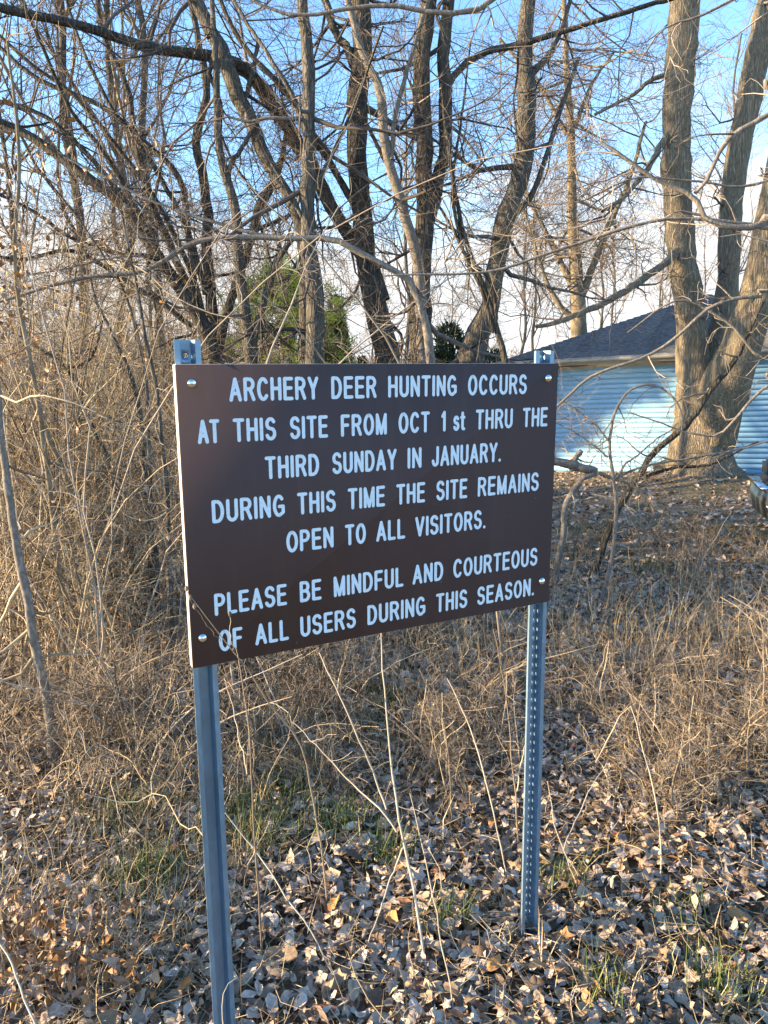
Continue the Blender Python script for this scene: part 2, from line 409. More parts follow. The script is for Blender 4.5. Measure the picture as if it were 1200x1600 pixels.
def grow(P4s, lv, g=None):
    """levels of side twigs on a list of (n,4) paths"""
    outP = []
    for lev in lv[:1]:
        cp, crr = [], []
        for P4 in P4s:
            a, b_ = spawn(P4[None, :, :3], P4[None, :, 3], lev['n'], *lev['len'], ang=lev.get('ang', (35, 75)), K=lev.get('K', 6), wig=lev.get('wig', .25), up=lev.get('up', .08),
                          tmin=lev.get('tmin', 0), tmax=lev.get('tmax', .7), tip=lev.get('tip', .003), rr=lev.get('rr', .5), g=g)
            cp.append(a); crr.append(b_)
        cur = (np.concatenate(cp), np.concatenate(crr)); outP.append(cur)
    for lev in lv[1:]:
        cur = spawn(cur[0], cur[1], lev['n'], *lev['len'], ang=lev.get('ang', (30, 65)), K=lev.get('K', 5), wig=lev.get('wig', .25), up=lev.get('up', .05), tip=lev.get('tip', .0015), rr=.65, g=g)
        outP.append(cur)
    return outP
LV_TREE = [dict(n=7, len=(.7, 2.4), tip=.003, K=8, up=.08, wig=.26, rr=.42), dict(n=8, len=(.3, 1.1), tip=.0014, wig=.3), dict(n=5, len=(.15, .55), tip=.001, K=4, wig=.3)]
def px_tree(name, label, cat, trunk, limbs, Y, bark, twig, lv=LV_TREE, group=None, sides=14, jit=.035, n=40, slim=.9):
    T4 = path_px(trunk, Y, n, slim=slim)
    b0 = T4[-1]; base = np.array([b0[0], b0[1], float(ground(b0[0], b0[1]))])
    root = empty(name, base)
    tag(root, label, cat, group)
    off = np.array([*base, 0])
    mb = MB(); mb.tubes((T4 - off)[:, :3], T4[:, 3], sides, jit=jit); mb.build('trunk', M[bark], root, smooth=True)
    paths = [T4]
    for lb in limbs:
        L4 = path_px(lb, Y, 30, False, slim)
        MB().tubes((L4 - off)[:, :3], L4[:, 3], max(6, sides - 4), jit=jit).build('branch', M[bark], root, smooth=True)
        paths.append(L4)
    if lv:
        lev = grow(paths, lv)
        mb = MB()
        for i, (p, r) in enumerate(lev): mb.tubes(p - base, r, 5 if i == 0 else 3)
        mb.build('twigs', M[twig], root, kind='stuff')
    return root, paths

px_tree('bare_tree', 'straight grey-barked trunk rising behind the sign, left of the shaggy one', 'tree',
        [(466, -90, 18), (472, 30, 20), (478, 180, 22), (484, 330, 25), (492, 430, 29), (500, 565, 35)],
        [[(345, -30, 6, 6.6), (425, 90, 7), (462, 160, 9), (479, 215, 12)], [(600, 40, 4, 5.5), (540, 200, 6), (495, 290, 8), (486, 330, 10)], [(423, 255, 4), (450, 300, 5), (480, 350, 7)]],
        6.2, 'bark_grey', 'twig_dark')
px_tree('bare_tree', 'rough dark-barked trunk with a kink, in the middle behind the sign', 'tree',
        [(556, -90, 30), (566, 40, 33), (560, 130, 36), (555, 230, 34), (566, 330, 35), (582, 430, 36), (606, 565, 44)],
        [[(-60, -10, 13, 6.5), (0, 14, 14, 6.8), (75, 32, 15, 7), (150, 52, 17, 7.2), (230, 74, 18, 7.4), (300, 84, 18, 7.5), (352, 90, 20, 7.6), (390, 118, 22, 7.8), (425, 160, 23), (462, 210, 24), (492, 262, 24), (512, 310, 23), (540, 362, 24), (575, 412, 26), (598, 470, 28)],
         [(330, -30, 7), (362, 40, 8), (395, 85, 9), (440, 130, 10), (480, 190, 11), (512, 245, 12), (538, 290, 12), (568, 340, 14)],
         [(500, -20, 12), (520, 45, 14), (545, 90, 15), (562, 130, 17)]],
        8.2, 'bark_dark', 'twig_dark')
px_tree('bare_tree', 'light grey slim stem winding up between the two dark shaggy stems', 'tree',
        [(530, -60, 10), (560, 60, 12), (588, 130, 15), (600, 200, 17), (618, 290, 18), (640, 370, 19), (652, 430, 20), (664, 565, 17)],
        [[(690, -60, 6), (650, 60, 7), (620, 180, 8), (612, 250, 9)]], 6.8, 'bark_pale', 'twig_dark')
px_tree('bare_tree', 'shaggy double-stemmed tree wrapped in vines behind the sign', 'tree',
        [(672, -60, 28), (658, 60, 29), (652, 150, 28), (650, 260, 29), (655, 350, 30), (652, 450, 34), (648, 565, 42)],
        [[(708, -60, 20), (690, 60, 21), (692, 150, 24), (688, 230, 22), (672, 340, 24), (662, 430, 26)],
         [(1080, -12, 7), (1000, 12, 8), (900, 42, 9), (800, 70, 11), (760, 80, 11), (720, 108, 12), (692, 145, 14)],
         [(560, 170, 5), (600, 250, 8), (622, 300, 10), (645, 380, 12)]],
        7.6, 'bark_shaggy', 'twig_dark')
px_tree('bare_tree', 'curved grey trunk leaning right as it rises, behind the right half of the sign', 'tree',
        [(842, -90, 22), (822, 60, 26), (826, 150, 33), (818, 220, 34), (804, 290, 33), (786, 350, 35), (776, 420, 31), (764, 480, 33), (736, 545, 48)],
        [[(905, 90, 6), (870, 190, 8), (835, 300, 10), (800, 340, 12)], [(900, -30, 7), (870, 50, 8), (830, 120, 12)]],
        9.2, 'bark_grey', 'twig_dark')
px_tree('bare_tree', 'long leaning trunk crossing the tall straight ones at the upper left', 'tree',
        [(285, -80, 19), (310, 10, 21), (345, 85, 26), (372, 150, 26), (400, 205, 23), (425, 260, 20), (450, 300, 19), (470, 345, 19), (482, 420, 20), (478, 560, 24)],
        [[(405, 60, 7), (392, 130, 8), (380, 160, 9)]], 7.2, 'bark_grey', 'twig_dark')
px_tree('bare_tree', 'dark trunk leaning far to the left over the thicket', 'tree',
        [(-60, 165, 12), (0, 192, 14), (60, 222, 15), (110, 262, 17), (160, 300, 18), (205, 352, 19), (240, 395, 20), (272, 440, 22), (302, 492, 24), (330, 570, 28)],
        [[(-20, 55, 7), (65, 125, 8), (165, 170, 9), (215, 215, 9), (262, 255, 10), (285, 300, 11), (300, 400, 12), (310, 500, 14)],
         [(-30, 150, 7), (60, 175, 8), (130, 230, 9), (190, 300, 10), (225, 370, 12)],
         [(-30, 290, 5, 7.4), (50, 330, 6, 7.5), (110, 372, 7, 7.6), (170, 395, 7, 7.7), (235, 402, 8, 7.9), (268, 430, 9)],
         [(20, -40, 5, 7.0), (60, 60, 6, 7.1), (105, 165, 7, 7.3), (150, 225, 8, 7.5), (195, 290, 9, 7.7), (250, 400, 10, 7.9), (290, 470, 12)],
         [(-40, 20, 5, 7.5), (50, 100, 6, 7.6), (120, 150, 7, 7.7), (190, 235, 8, 7.8), (250, 320, 9, 7.9), (305, 440, 10), (325, 540, 12)],
         [(95, -40, 5, 8.4), (130, 70, 6, 8.3), (175, 165, 7, 8.2), (235, 250, 8, 8.1), (290, 350, 9, 8), (322, 460, 11)],
         [(-40, 395, 5, 7.2), (40, 405, 6, 7.4), (110, 392, 7, 7.6), (180, 425, 8, 7.8), (250, 470, 9, 7.9), (300, 510, 10)]],
        8.0, 'bark_dark', 'twig_dark')
px_tree('bare_tree', 'thin dark tree with snaking stem left of the conifer', 'tree',
        [(290, -60, 9), (310, 60, 11), (322, 140, 13), (304, 215, 15), (314, 280, 16), (322, 340, 17), (318, 400, 18), (325, 470, 20), (332, 570, 24)],
        [[(150, -20, 8), (165, 60, 9), (190, 110, 10), (206, 165, 11), (218, 220, 12), (235, 300, 13), (270, 390, 14), (312, 480, 16)],
         [(452, 190, 7), (432, 270, 12), (412, 310, 16), (398, 350, 15), (384, 395, 15), (358, 470, 16), (340, 550, 18)],
         [(470, 330, 5), (430, 345, 7), (400, 358, 8), (384, 385, 9)]],
        9.0, 'bark_dark', 'twig_dark')
px_tree('bare_tree', 'smooth grey forked trunk just left of the tall straight one', 'tree',
        [(328, -40, 8), (336, 90, 11), (338, 200, 13), (346, 262, 15), (360, 312, 17), (366, 370, 18), (374, 430, 19), (388, 500, 20), (394, 570, 23)],
        [[(404, 180, 6), (376, 232, 8), (358, 262, 10), (352, 290, 11)], [(462, 372, 8), (440, 400, 10), (420, 450, 12), (404, 510, 13), (396, 560, 15)]],
        7.0, 'bark_grey', 'twig_dark')
px_tree('bare_tree', 'brown twisted vine stems leaning left against the curved trunk', 'tree',
        [(690, 130, 5), (700, 240, 7), (716, 340, 8), (742, 420, 9), (770, 490, 10), (790, 570, 12)],
        [[(735, 60, 3), (718, 200, 4), (706, 300, 6), (722, 390, 6), (752, 450, 7), (772, 520, 8)], [(650, 280, 4), (690, 330, 5), (730, 400, 6), (764, 440, 7), (775, 500, 8)]],
        6.5, 'bark_shaggy', 'twig_brown')
# the big forked tree in front of the garage
px_tree('forked_tree', 'thick forked tree with three stems in front of the blue garage', 'tree',
        [(1078, -90, 50), (1068, 60, 50), (1060, 180, 47), (1058, 280, 46), (1064, 380, 47), (1072, 470, 48), (1080, 550, 54), (1088, 620, 72), (1092, 690, 88), (1094, 738, 118)],
        [[(1225, -80, 42, 14.3), (1186, 70, 42, 14.2), (1152, 260, 38, 14.1), (1138, 360, 38, 14.05), (1134, 440, 37, 14), (1126, 520, 40, 13.9), (1108, 590, 48, 13.8), (1098, 650, 50)],
         [(1290, -160, 34, 11.9), (1262, 20, 38, 12.1), (1245, 120, 40, 12.3), (1214, 280, 46, 12.5), (1198, 370, 52, 12.6), (1186, 450, 56, 12.75), (1166, 520, 66, 12.95), (1142, 580, 76, 13.2), (1120, 640, 82, 13.5), (1102, 700, 84, 13.8)],
         [(838, 510, 6, 11.5), (880, 502, 9, 11.8), (925, 487, 11, 12.2), (965, 465, 12, 12.6), (1000, 440, 12, 13), (1040, 410, 13, 13.4), (1066, 385, 14, 13.7)],
         [(930, 180, 5), (985, 150, 6), (1030, 120, 8), (1062, 130, 10)], [(940, 330, 6, 12.6), (980, 300, 8, 12.9), (1020, 250, 10, 13.3), (1056, 190, 12)]],
        13.8, 'bark_maple', 'twig_dark', sides=22, n=60)
# sunlit background trees on the right
px_tree('bare_tree', 'sunlit many-limbed tree in the distance left of the garage roof', 'tree',
        [(880, -60, 7), (886, 60, 10), (892, 180, 13), (892, 300, 16), (896, 380, 19), (902, 440, 24), (905, 560, 30)],
        [[(800, 240, 5), (835, 330, 7), (868, 400, 10), (896, 450, 14)], [(812, 300, 4), (840, 400, 6), (872, 470, 9), (900, 500, 12)], [(1010, 190, 5), (985, 280, 8), (950, 360, 10), (920, 430, 13), (905, 470, 15)],
         [(960, 80, 4), (925, 130, 5), (900, 200, 8)], [(780, 60, 5), (840, 130, 6), (885, 210, 9)]],
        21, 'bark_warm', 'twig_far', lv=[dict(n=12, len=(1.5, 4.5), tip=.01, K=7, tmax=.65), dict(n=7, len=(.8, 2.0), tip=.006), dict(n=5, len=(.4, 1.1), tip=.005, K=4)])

# overhanging tree just outside the frame on the right, whose pale boughs reach in
def overhang():
    base = np.array([3.3, 3.0, 0.0]); base[2] = float(ground(base[0], base[1]))
    root = empty('overhanging_tree', base)
    tag(root, 'pale-barked tree outside the right edge whose smooth crooked boughs reach into view', 'tree')
    tr = resample(np.array([[3.3, 3.0, -.1, .10], [3.25, 3.05, 1.0, .085], [3.2, 3.0, 2.2, .08], [3.05, 2.9, 3.4, .07], [2.9, 2.8, 5.0, .05], [2.7, 2.6, 6.5, .03]]), 30)
    MB().tubes(tr[:, :3] - base, tr[:, 3], 12, jit=.03).build('trunk', M['bark_pale'], root, smooth=True)
    def att(z): i = np.argmin(abs(tr[:, 2] - z)); return tr[i, :3]
    specs = [
        (1.9, [(1240, 345, 12), (1200, 350, 10), (1155, 362, 10), (1125, 355, 9), (1096, 336, 9), (1084, 302, 8), (1040, 285, 7), (1000, 262, 6), (970, 240, 5), (938, 221, 3)], 2.8),
        (2.4, [(1240, 130, 9), (1200, 178, 8), (1145, 210, 8), (1120, 250, 7), (1100, 285, 6), (1086, 302, 6)], 2.8),
        (2.2, [(1240, 270, 5), (1200, 283, 5), (1160, 293, 4), (1090, 286, 3.5), (1000, 283, 3), (915, 312, 2)], 3.0),
        (1.9, [(1240, 360, 7), (1170, 352, 6), (1090, 341, 5.5), (1020, 343, 5), (940, 366, 5), (840, 402, 4.5), (765, 425, 4), (690, 428, 3.5), (600, 431, 2.5)], 3.3),
        (1.7, [(1240, 455, 6), (1190, 463, 6), (1145, 466, 5.5), (1100, 486, 5.5), (1060, 524, 5), (1010, 556, 5), (930, 585, 4.5), (890, 616, 4), (858, 645, 3)], 3.4),
        (1.5, [(1240, 580, 5), (1190, 606, 5), (1150, 645, 4.5), (1120, 678, 4), (1060, 672, 2.5), (985, 645, 2)], 3.6),
        (3.3, [(870, -120, 10), (800, -40, 9), (765, 5, 8), (700, 24, 8), (630, 15, 7), (590, 12, 7), (530, 22, 6), (460, 31, 6), (425, 22, 5), (380, -6, 4), (330, -30, 3)], 2.6),
        (2.6, [(1240, 20, 6), (1180, -10, 5), (1100, 30, 4), (1040, 45, 3), (1000, 95, 2)], 3.2),
        (1.6, [(1240, 520, 5), (1190, 560, 4.5), (1130, 500, 4), (1060, 470, 3), (980, 520, 2)], 4.0),
    ]
    paths = []
    for z, sp, Y in specs:
        a = att(z); L4 = path_px(sp, Y, 40, False)
        st = np.array([[*a, L4[0, 3] * 1.6]]); L4 = resample(np.vstack([st, L4[::4], L4[-1:]]), 46)
        MB().tubes(L4[:, :3] - base, L4[:, 3], 8, jit=.03).build('branch', M['bark_pale'], root, smooth=True)
        paths.append(L4)
    # side twigs only on the reaching part
    lev = grow([p[12:] for p in paths], [dict(n=9, len=(.15, .55), tip=.0012, K=6, wig=.35, up=.0, tmin=.05, tmax=1, rr=.5), dict(n=4, len=(.08, .25), tip=.0009, wig=.35)])
    up_ = grow([tr[12:]], [dict(n=14, len=(.8, 1.8), tip=.003, K=6, tmin=.4, tmax=1), dict(n=5, len=(.3, .8), tip=.0015)])
    mb = MB()
    for p, r in lev: mb.tubes(p - base, r, 4)
    mb.build('twigs', M['stalk_dim'], root, kind='stuff')
    # keep crown twigs of the unseen part away from the view
    return root
M['stalk_dim'] = twig_mat('twig_pale', [(0, (.11, .088, .07)), (.5, (.26, .215, .175)), (1, (.44, .37, .30))])
overhang()

# bough from the shaggy stem reaching left
def bough(name, label, cat, specs, bark, twig, lv, Y, gnd=True, sides=8):
    T = [path_px(sp, Y, 44, gnd and i == 0) for i, sp in enumerate(specs)]
    b0 = T[0][-1]; base = np.array([b0[0], b0[1], float(ground(b0[0], b0[1]))]); root = empty(name, base); tag(root, label, cat)
    for i, t4 in enumerate(T):
        MB().tubes(t4[:, :3] - base, t4[:, 3], sides, jit=.04).build('stem' if i == 0 else 'branch', M[bark], root, smooth=True)
    if lv:
        mb = MB()
        for p, r in grow(T, lv): mb.tubes(p - base, r, 3)
        mb.build('twigs', M[twig], root, kind='stuff')
    return root
LV_VINE = [dict(n=12, len=(.3, .9), tip=.0015, K=7, wig=.35, up=.0, tmax=.8), dict(n=4, len=(.12, .4), tip=.0011, wig=.35)]
bough('grey_vine', 'long arching grey vine sweeping left from behind the sign at head height', 'vine',
      [[(-30, 480, 5), (20, 468, 5), (80, 448, 6), (150, 432, 6), (210, 428, 7), (250, 414, 7), (290, 386, 8), (340, 372, 8), (420, 370, 8), (480, 371, 9), (520, 374, 9), (560, 394, 10), (600, 414, 10), (640, 440, 11), (660, 500, 12), (668, 565, 14)],
       [(100, 245, 3), (235, 312, 4), (350, 350, 5), (425, 371, 6)], [(40, 430, 2), (120, 415, 3), (200, 400, 3), (250, 412, 4)]],
      'bark_pale', 'twig_dark', LV_VINE, 4.6)
# saplings at the left
SAP = [
 ([(-15, 480, 7), (0, 600, 9), (12, 720, 12), (28, 840, 14), (45, 920, 15), (60, 1010, 15), (72, 1090, 16), (79, 1165, 19)], [], 2.95, 'bark_pale', 'pale grey leaning sapling standing nearest the left edge'),
 ([(190, 330, 4), (214, 440, 5), (228, 520, 6), (245, 600, 7), (254, 700, 7), (258, 760, 8), (265, 900, 9), (270, 1005, 10)], [], 4.1, 'bark_grey', 'slim straight sapling just left of the sign'),
 ([(20, 520, 4), (60, 545, 6), (105, 578, 8), (130, 640, 8), (165, 710, 8), (188, 790, 9)], [[(160, 500, 4), (140, 560, 5), (105, 578, 7)], [(108, 702, 4), (120, 660, 5), (126, 610, 6), (112, 582, 6)]], 5.2, 'bark_dark', 'dark crooked sapling forking left of the sign'),
 ([(150, 470, 5), (186, 540, 7), (212, 610, 9), (226, 700, 10), (232, 800, 11)], [[(120, 380, 3), (140, 430, 4), (152, 475, 5)]], 5.6, 'bark_grey', 'greyish sapling bending left behind the slim straight one'),
 ([(40, 600, 5), (72, 676, 8), (98, 735, 9), (118, 795, 10), (134, 850, 10)], [], 4.4, 'bark_warm', 'short yellowish sapling stem in the thicket at the left'),
 ([(90, 300, 3), (150, 380, 4), (200, 470, 5), (230, 600, 6), (238, 760, 7)], [], 4.8, 'bark_grey', 'thin grey sapling arching over the thicket at the left'),
 ([(10, 60, 4), (30, 250, 6), (25, 430, 7), (60, 640, 8), (90, 900, 10)], [], 4.0, 'bark_warm', 'tall thin sapling rising along the left edge'),
]
for sp, lb, Y, bk, lab in SAP:
    px_tree('sapling', lab, 'sapling', sp, lb, Y, bk, 'twig_tan', lv=[dict(n=10, len=(.3, .9), tip=.002, K=6, wig=.3, tmax=.8), dict(n=4, len=(.12, .4), tip=.0012, wig=.3)], sides=9, n=30, jit=.04)
# shrub and fallen limb right of the sign
bough('arching_shrub', 'bare arching shrub right of the sign in front of the garage', 'shrub',
      [[(1062, 690, 1.9), (1064, 650, 2.5), (1052, 622, 3.1), (1020, 602, 3.7), (985, 610, 3.7), (962, 642, 4.3), (951, 700, 5.0), (957, 748, 5.6), (962, 800, 6.2), (955, 870, 6.8), (940, 930, 7.4)],
       [(866, 618, 1.9), (900, 640, 2.5), (935, 668, 2.5), (952, 690, 3.1)], [(1060, 660, 1.9), (1010, 700, 2.5), (980, 722, 3.1), (958, 752, 3.7)], [(868, 660, 1.2), (910, 680, 1.9), (950, 715, 2.5)],
       [(1200, 690, 2.5), (1120, 712, 3.1), (1060, 722, 3.7), (1010, 728, 3.7), (965, 745, 4.3)]],
      'bark_pale', 'twig_brown', [dict(n=10, len=(.2, .7), tip=.0015, K=6, wig=.35, up=.0, tmax=.9), dict(n=4, len=(.1, .35), tip=.001, wig=.35)], 5.2)
bough('dark_vine', 'dark thick vine slanting up from the brush to the forked tree', 'vine',
      [[(1190, 470, 6), (1168, 520, 7), (1150, 560, 8), (1110, 612, 9), (1075, 662, 10), (1030, 705, 10), (1000, 755, 11), (965, 812, 11), (930, 900, 12)],
       [(1185, 690, 3), (1110, 722, 4), (1050, 730, 5), (1010, 745, 6)]],
      'bark_dark', 'twig_brown', [dict(n=9, len=(.2, .8), tip=.0015, K=6, wig=.3, tmax=.9), dict(n=4, len=(.1, .35), tip=.001)], 6.2)
bough('fallen_limb', 'weathered broken limb with a stub lying bent beside the sign', 'log',
      [[(820, 705, 9), (868, 722, 13), (905, 728, 14), (938, 738, 11), (915, 748, 10), (895, 775, 10), (880, 800, 10), (872, 850, 10), (868, 900, 11)],
       [(908, 704, 7), (898, 716, 9), (894, 730, 10)], [(1010, 770, 4), (975, 752, 5), (935, 740, 7)]],
      'bark_pale', 'twig_brown', [dict(n=5, len=(.2, .5), tip=.0015, K=5, wig=.3)], 6.0)

# ------------------------------------------------------------------ background woods (copies share meshes)
def tree_variant(seed, h, lean, slim):
    g = np.random.default_rng(seed)
    K = 9; z = np.linspace(0, h, K)
    P = np.stack([lean * z ** 1.3 / h ** .3 + .12 * np.cumsum(g.standard_normal(K)) * .8, .10 * np.cumsum(g.standard_normal(K)), z], 1); P -= P[0]
    R = slim * (1 - .85 * z / h) + .01; T4 = resample(np.column_stack([P, R]), 24)
    tr = MB().tubes(T4[:, :3], T4[:, 3], 8, jit=.03).mesh('trunk', True)
    lev = [spawn(T4[None, :, :3], T4[None, :, 3], 20, h * .18, h * .45, ang=(25, 60), K=7, wig=.2, up=.14, tmin=.25, tmax=.97, tip=.008, rr=.6, g=g)]
    for n_, l0, l1, tp in ((6, h * .06, h * .2, .006), (4, h * .04, h * .1, .004), (2, h * .02, h * .06, .003)):
        lev.append(spawn(lev[-1][0], lev[-1][1], n_, l0, l1, ang=(25, 60), K=5 if n_ == 6 else 4, wig=.25, up=.06, tip=tp, g=g))
    mb = MB()
    for i, (p, r) in enumerate(lev): mb.tubes(p, r, 4 if i == 0 else 3)
    return tr, mb.mesh('crown')
VAR = [tree_variant(s, h, l, sl) for s, h, l, sl in ((1, 9, .02, .06), (2, 11, -.05, .075), (3, 8, .07, .05), (4, 12, .03, .085))]
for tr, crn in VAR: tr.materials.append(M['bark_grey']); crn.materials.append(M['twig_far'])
def place_tree(x, y, v, rz, s, label, group):
    r = empty('background_tree', (x, y, float(ground(x, y)) - .05), rz); r.scale = (s, s, s); tag(r, label, 'tree', group)
    link('trunk', VAR[v][0], None, r); o = link('crown', VAR[v][1], None, r); return r
g = np.random.default_rng(11)
ORD = ['first', 'second', 'third', 'fourth', 'fifth', 'sixth', 'seventh', 'eighth', 'ninth', 'tenth', 'eleventh', 'twelfth', 'thirteenth', 'fourteenth', 'fifteenth', 'sixteenth', 'seventeenth']
ZONES = [(-60, 330, 10, 13.8, 5, 'slim bare tree close behind the thicket at the left', 'slim bare trees behind the thicket'),
         (-100, 420, 22, 48, 17, 'bare tree deep in the woods at the left', 'bare trees deep in the woods at the left'),
         (420, 830, 28, 55, 12, 'pale bare tree far off in the gap behind the sign', 'far bare trees behind the sign'),
         (830, 1350, 26, 50, 13, 'sunlit bare tree far behind the garage', 'sunlit bare trees behind the garage')]
for u0, u1, y0, y1, n_, lab, grp in ZONES:
    us = [u0 + (u1 - u0) * (i + g.uniform(.1, .9)) / n_ for i in range(n_)]
    for i in range(n_):
        u = us[i]; Y = g.uniform(y0, y1); x = (u - 600) / FPX * Y
        place_tree(x, Y, int(g.integers(4)), g.uniform(0, 6.28), g.uniform(.75, 1.15) * (1.0 if Y < 20 else 1.05), lab + ', ' + ORD[i] + ' from the left', grp)
# a far hedge of woods closing the horizon
def far_woods():
    g = np.random.default_rng(5); mb = MB()
    n = 2600; ang = g.uniform(-.75, .75, n); D = g.uniform(50, 85, n); x = D * np.tan(ang); y = D
    h = g.uniform(2.0, 4.6, n) * np.where(ang < -.12, 1.7, 1.0); P = np.stack([np.stack([x + g.normal(0, .4, n) * k, y + 0 * x, -.5 + h * k], 1) for k in (0, .4, .75, 1)], 1)
    R = np.stack([.09 + 0 * h, .07 + 0 * h, .04 + 0 * h, .015 + 0 * h], 1) * g.uniform(.5, 1.2, n)[:, None]
    mb.tubes(P, R, 3)
    c = spawn(P, R, 9, .6, 1.8, K=4, wig=.3, tip=.02, rr=.6, g=g); mb.tubes(*c, 3)
    c = spawn(c[0], c[1], 3, .5, 1.4, K=3, wig=.3, tip=.018, rr=.7, g=g); mb.tubes(*c, 3)
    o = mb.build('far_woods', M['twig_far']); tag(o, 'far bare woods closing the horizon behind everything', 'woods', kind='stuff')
far_woods()

# ------------------------------------------------------------------ conifers
def needles(name, P, L_, wd, stops, droop=0):
    pass
def conifer_mat(name, stops):
    mt, t, b = mat(name, .7, 0, .25); n_, l_ = nodes(t); gg = n_('ShaderNodeNewGeometry')
    l_(ramp(t, stops, gg.outputs['Random Per Island']), b.inputs['Base Color']); return mt
M['pine_green'] = conifer_mat('pine_needles', [(0, (.26, .28, .03)), (.6, (.54, .54, .07)), (1, (.68, .64, .15))])
M['dark_green'] = conifer_mat('dark_needles', [(0, (.015, .03, .012)), (.6, (.03, .05, .02)), (1, (.07, .09, .03))])
M['arbor_green'] = conifer_mat('arborvitae', [(0, (.04, .08, .015)), (.6, (.13, .19, .03)), (1, (.32, .36, .08))])
def blades(centers, dirs, length, width, g):
    """one thin triangle per centre"""
    n = len(centers); side = nrm(np.cross(dirs, g.standard_normal((n, 3))))
    L_ = length * g.uniform(.6, 1.3, (n, 1)); W_ = width * g.uniform(.6, 1.3, (n, 1))
    V = np.stack([centers - side * W_, centers + side * W_, centers + dirs * L_], 1).reshape(-1, 3)
    return V, np.arange(3 * n).reshape(n, 3)
def pine(base, h, r, label):
    g = np.random.default_rng(int(h * 100)); root = empty('pine_tree', base); tag(root, label, 'tree')
    MB().tubes(np.array([[0, 0, -.1], [.05, 0, h * .5], [0, .05, h]]), np.array([.16, .1, .02]), 8).build('trunk', M['bark_dark'], root, smooth=True)
    nb = 70; z = np.sort(g.uniform(.22, .99, nb)) * h; a = g.uniform(0, 2 * PI, nb); rr_ = r * (1 - (z / h) ** 2.2) ** .7 * g.uniform(.45, 1.1, nb) + .2
    P = np.stack([np.stack([np.cos(a) * rr_ * k, np.sin(a) * rr_ * k, z + rr_ * (.1 * k + .25 * k * k)], 1) for k in (0, .35, .7, 1)], 1)
    R = np.tile(np.array([.035, .025, .016, .006]), (nb, 1))
    c = spawn(P, R, 7, .3, .9, K=3, wig=.2, tip=.004, g=g)
    mb = MB().tubes(P, R, 4); mb.tubes(*c, 3); mb.build('branches', M['bark_dark'], root)
    tips = np.concatenate([c[0][:, 1], c[0][:, 2], P[:, 3], P[:, 2]])
    tips = tips[g.uniform(0, 1, len(tips)) < .62]; cen = np.repeat(tips, 30, 0) + g.normal(0, .06, (len(tips) * 30, 3)); d = nrm(g.standard_normal(cen.shape) + np.array([0, 0, .35]))
    V, T = blades(cen, d, .17, .012, g)
    MB().add(V, T).build('foliage', M['pine_green'], root, kind='stuff')
def cone_tree(base, h, r, label, mtl, n=9000, seed=1, p=.75):
    g = np.random.default_rng(seed); root = empty('evergreen_tree', base); tag(root, label, 'tree')
    MB().tubes(np.array([[0, 0, -.1], [0, 0, h * .95]]), np.array([.1, .02]), 6).build('trunk', M['bark_dark'], root)
    z = h * (1 - g.uniform(0, 1, n) ** .6) * .98 + .03; a = g.uniform(0, 2 * PI, n)
    lump = 1 + .18 * np.sin(a * 5 + z * 6) + .12 * np.sin(a * 9 - z * 11)
    rad = r * (1 - z / h) ** p * lump * (1 - .45 * g.uniform(0, 1, n) ** 2) + .02
    cen = np.stack([np.cos(a) * rad, np.sin(a) * rad, z], 1); d = nrm(np.stack([np.cos(a) * .7, np.sin(a) * .7, .8 + 0 * a], 1) + .45 * g.standard_normal((n, 3)))
    V, T = blades(cen, d, .13 * (r + .6), .03 * (r + .5), g)
    MB().add(V, T).build('foliage', mtl, root, kind='stuff')
def high_pine(base, h, r, z0, label, seed):
    g = np.random.default_rng(seed); root = empty('pine_tree', base); tag(root, label, 'tree')
    MB().tubes(np.array([[0, 0, -.1], [.1, 0, h * .5], [0, .1, h]]), np.array([.24, .16, .03]), 10).build('trunk', M['bark_dark'], root, smooth=True)
    n = 15000; t = g.uniform(0, 1, n); z = z0 + (h - z0) * t; a = g.uniform(0, 2 * PI, n)
    rad = r * np.sqrt(np.clip(1 - (2 * t - 1) ** 2, .02, 1)) * (1 + .10 * np.sin(a * 3 + z * 1.7) + .08 * np.sin(a * 7 - z * 3)) * g.uniform(.15, 1, n) ** .5
    cen = np.stack([np.cos(a) * rad, np.sin(a) * rad, z], 1); d = nrm(g.standard_normal((n, 3)) + np.array([0, 0, .4]))
    V, T = blades(cen, d, .42, .09, g); MB().add(V, T).build('foliage', M['pine_green'], root, kind='stuff')
def gxy(u, Y):
    x = px(u, 600, Y)[0]; return (x, Y, float(ground(x, Y)) - .05)
pine(gxy(455, 18.5), 4.75, 2.0, 'yellow-green pine lit by the sun behind the sign')
cone_tree(gxy(528, 19), 4.3, .62, 'tall narrow dark green evergreen beside the straight trunk', M['arbor_green'], 12000, 2)
cone_tree(gxy(566, 21), 2.9, .5, 'small dark cone-shaped evergreen next to the tall narrow one', M['dark_green'], 5000, 3)
cone_tree(gxy(703, 20), 3.7, .85, 'dark spreading evergreen behind the shaggy stems', M['dark_green'], 6500, 4, .5)
cone_tree(gxy(610, 25), 2.6, .8, 'low light green evergreen in the middle distance', M['arbor_green'], 5000, 6, .4)
cone_tree(gxy(765, 19), 2.9, .9, 'low dark evergreen at the foot of the curved trunk', M['dark_green'], 6000, 5, .4)

for (bx, by, hh, rr_, z0, sd_, lab) in ((-13.6, 17.05, 9.6, 2.55, 4.4, 41, 'tall pine outside the left edge, level with the garage'),):
    high_pine((bx, by, float(ground(bx, by))), hh, rr_, z0, lab, sd_)

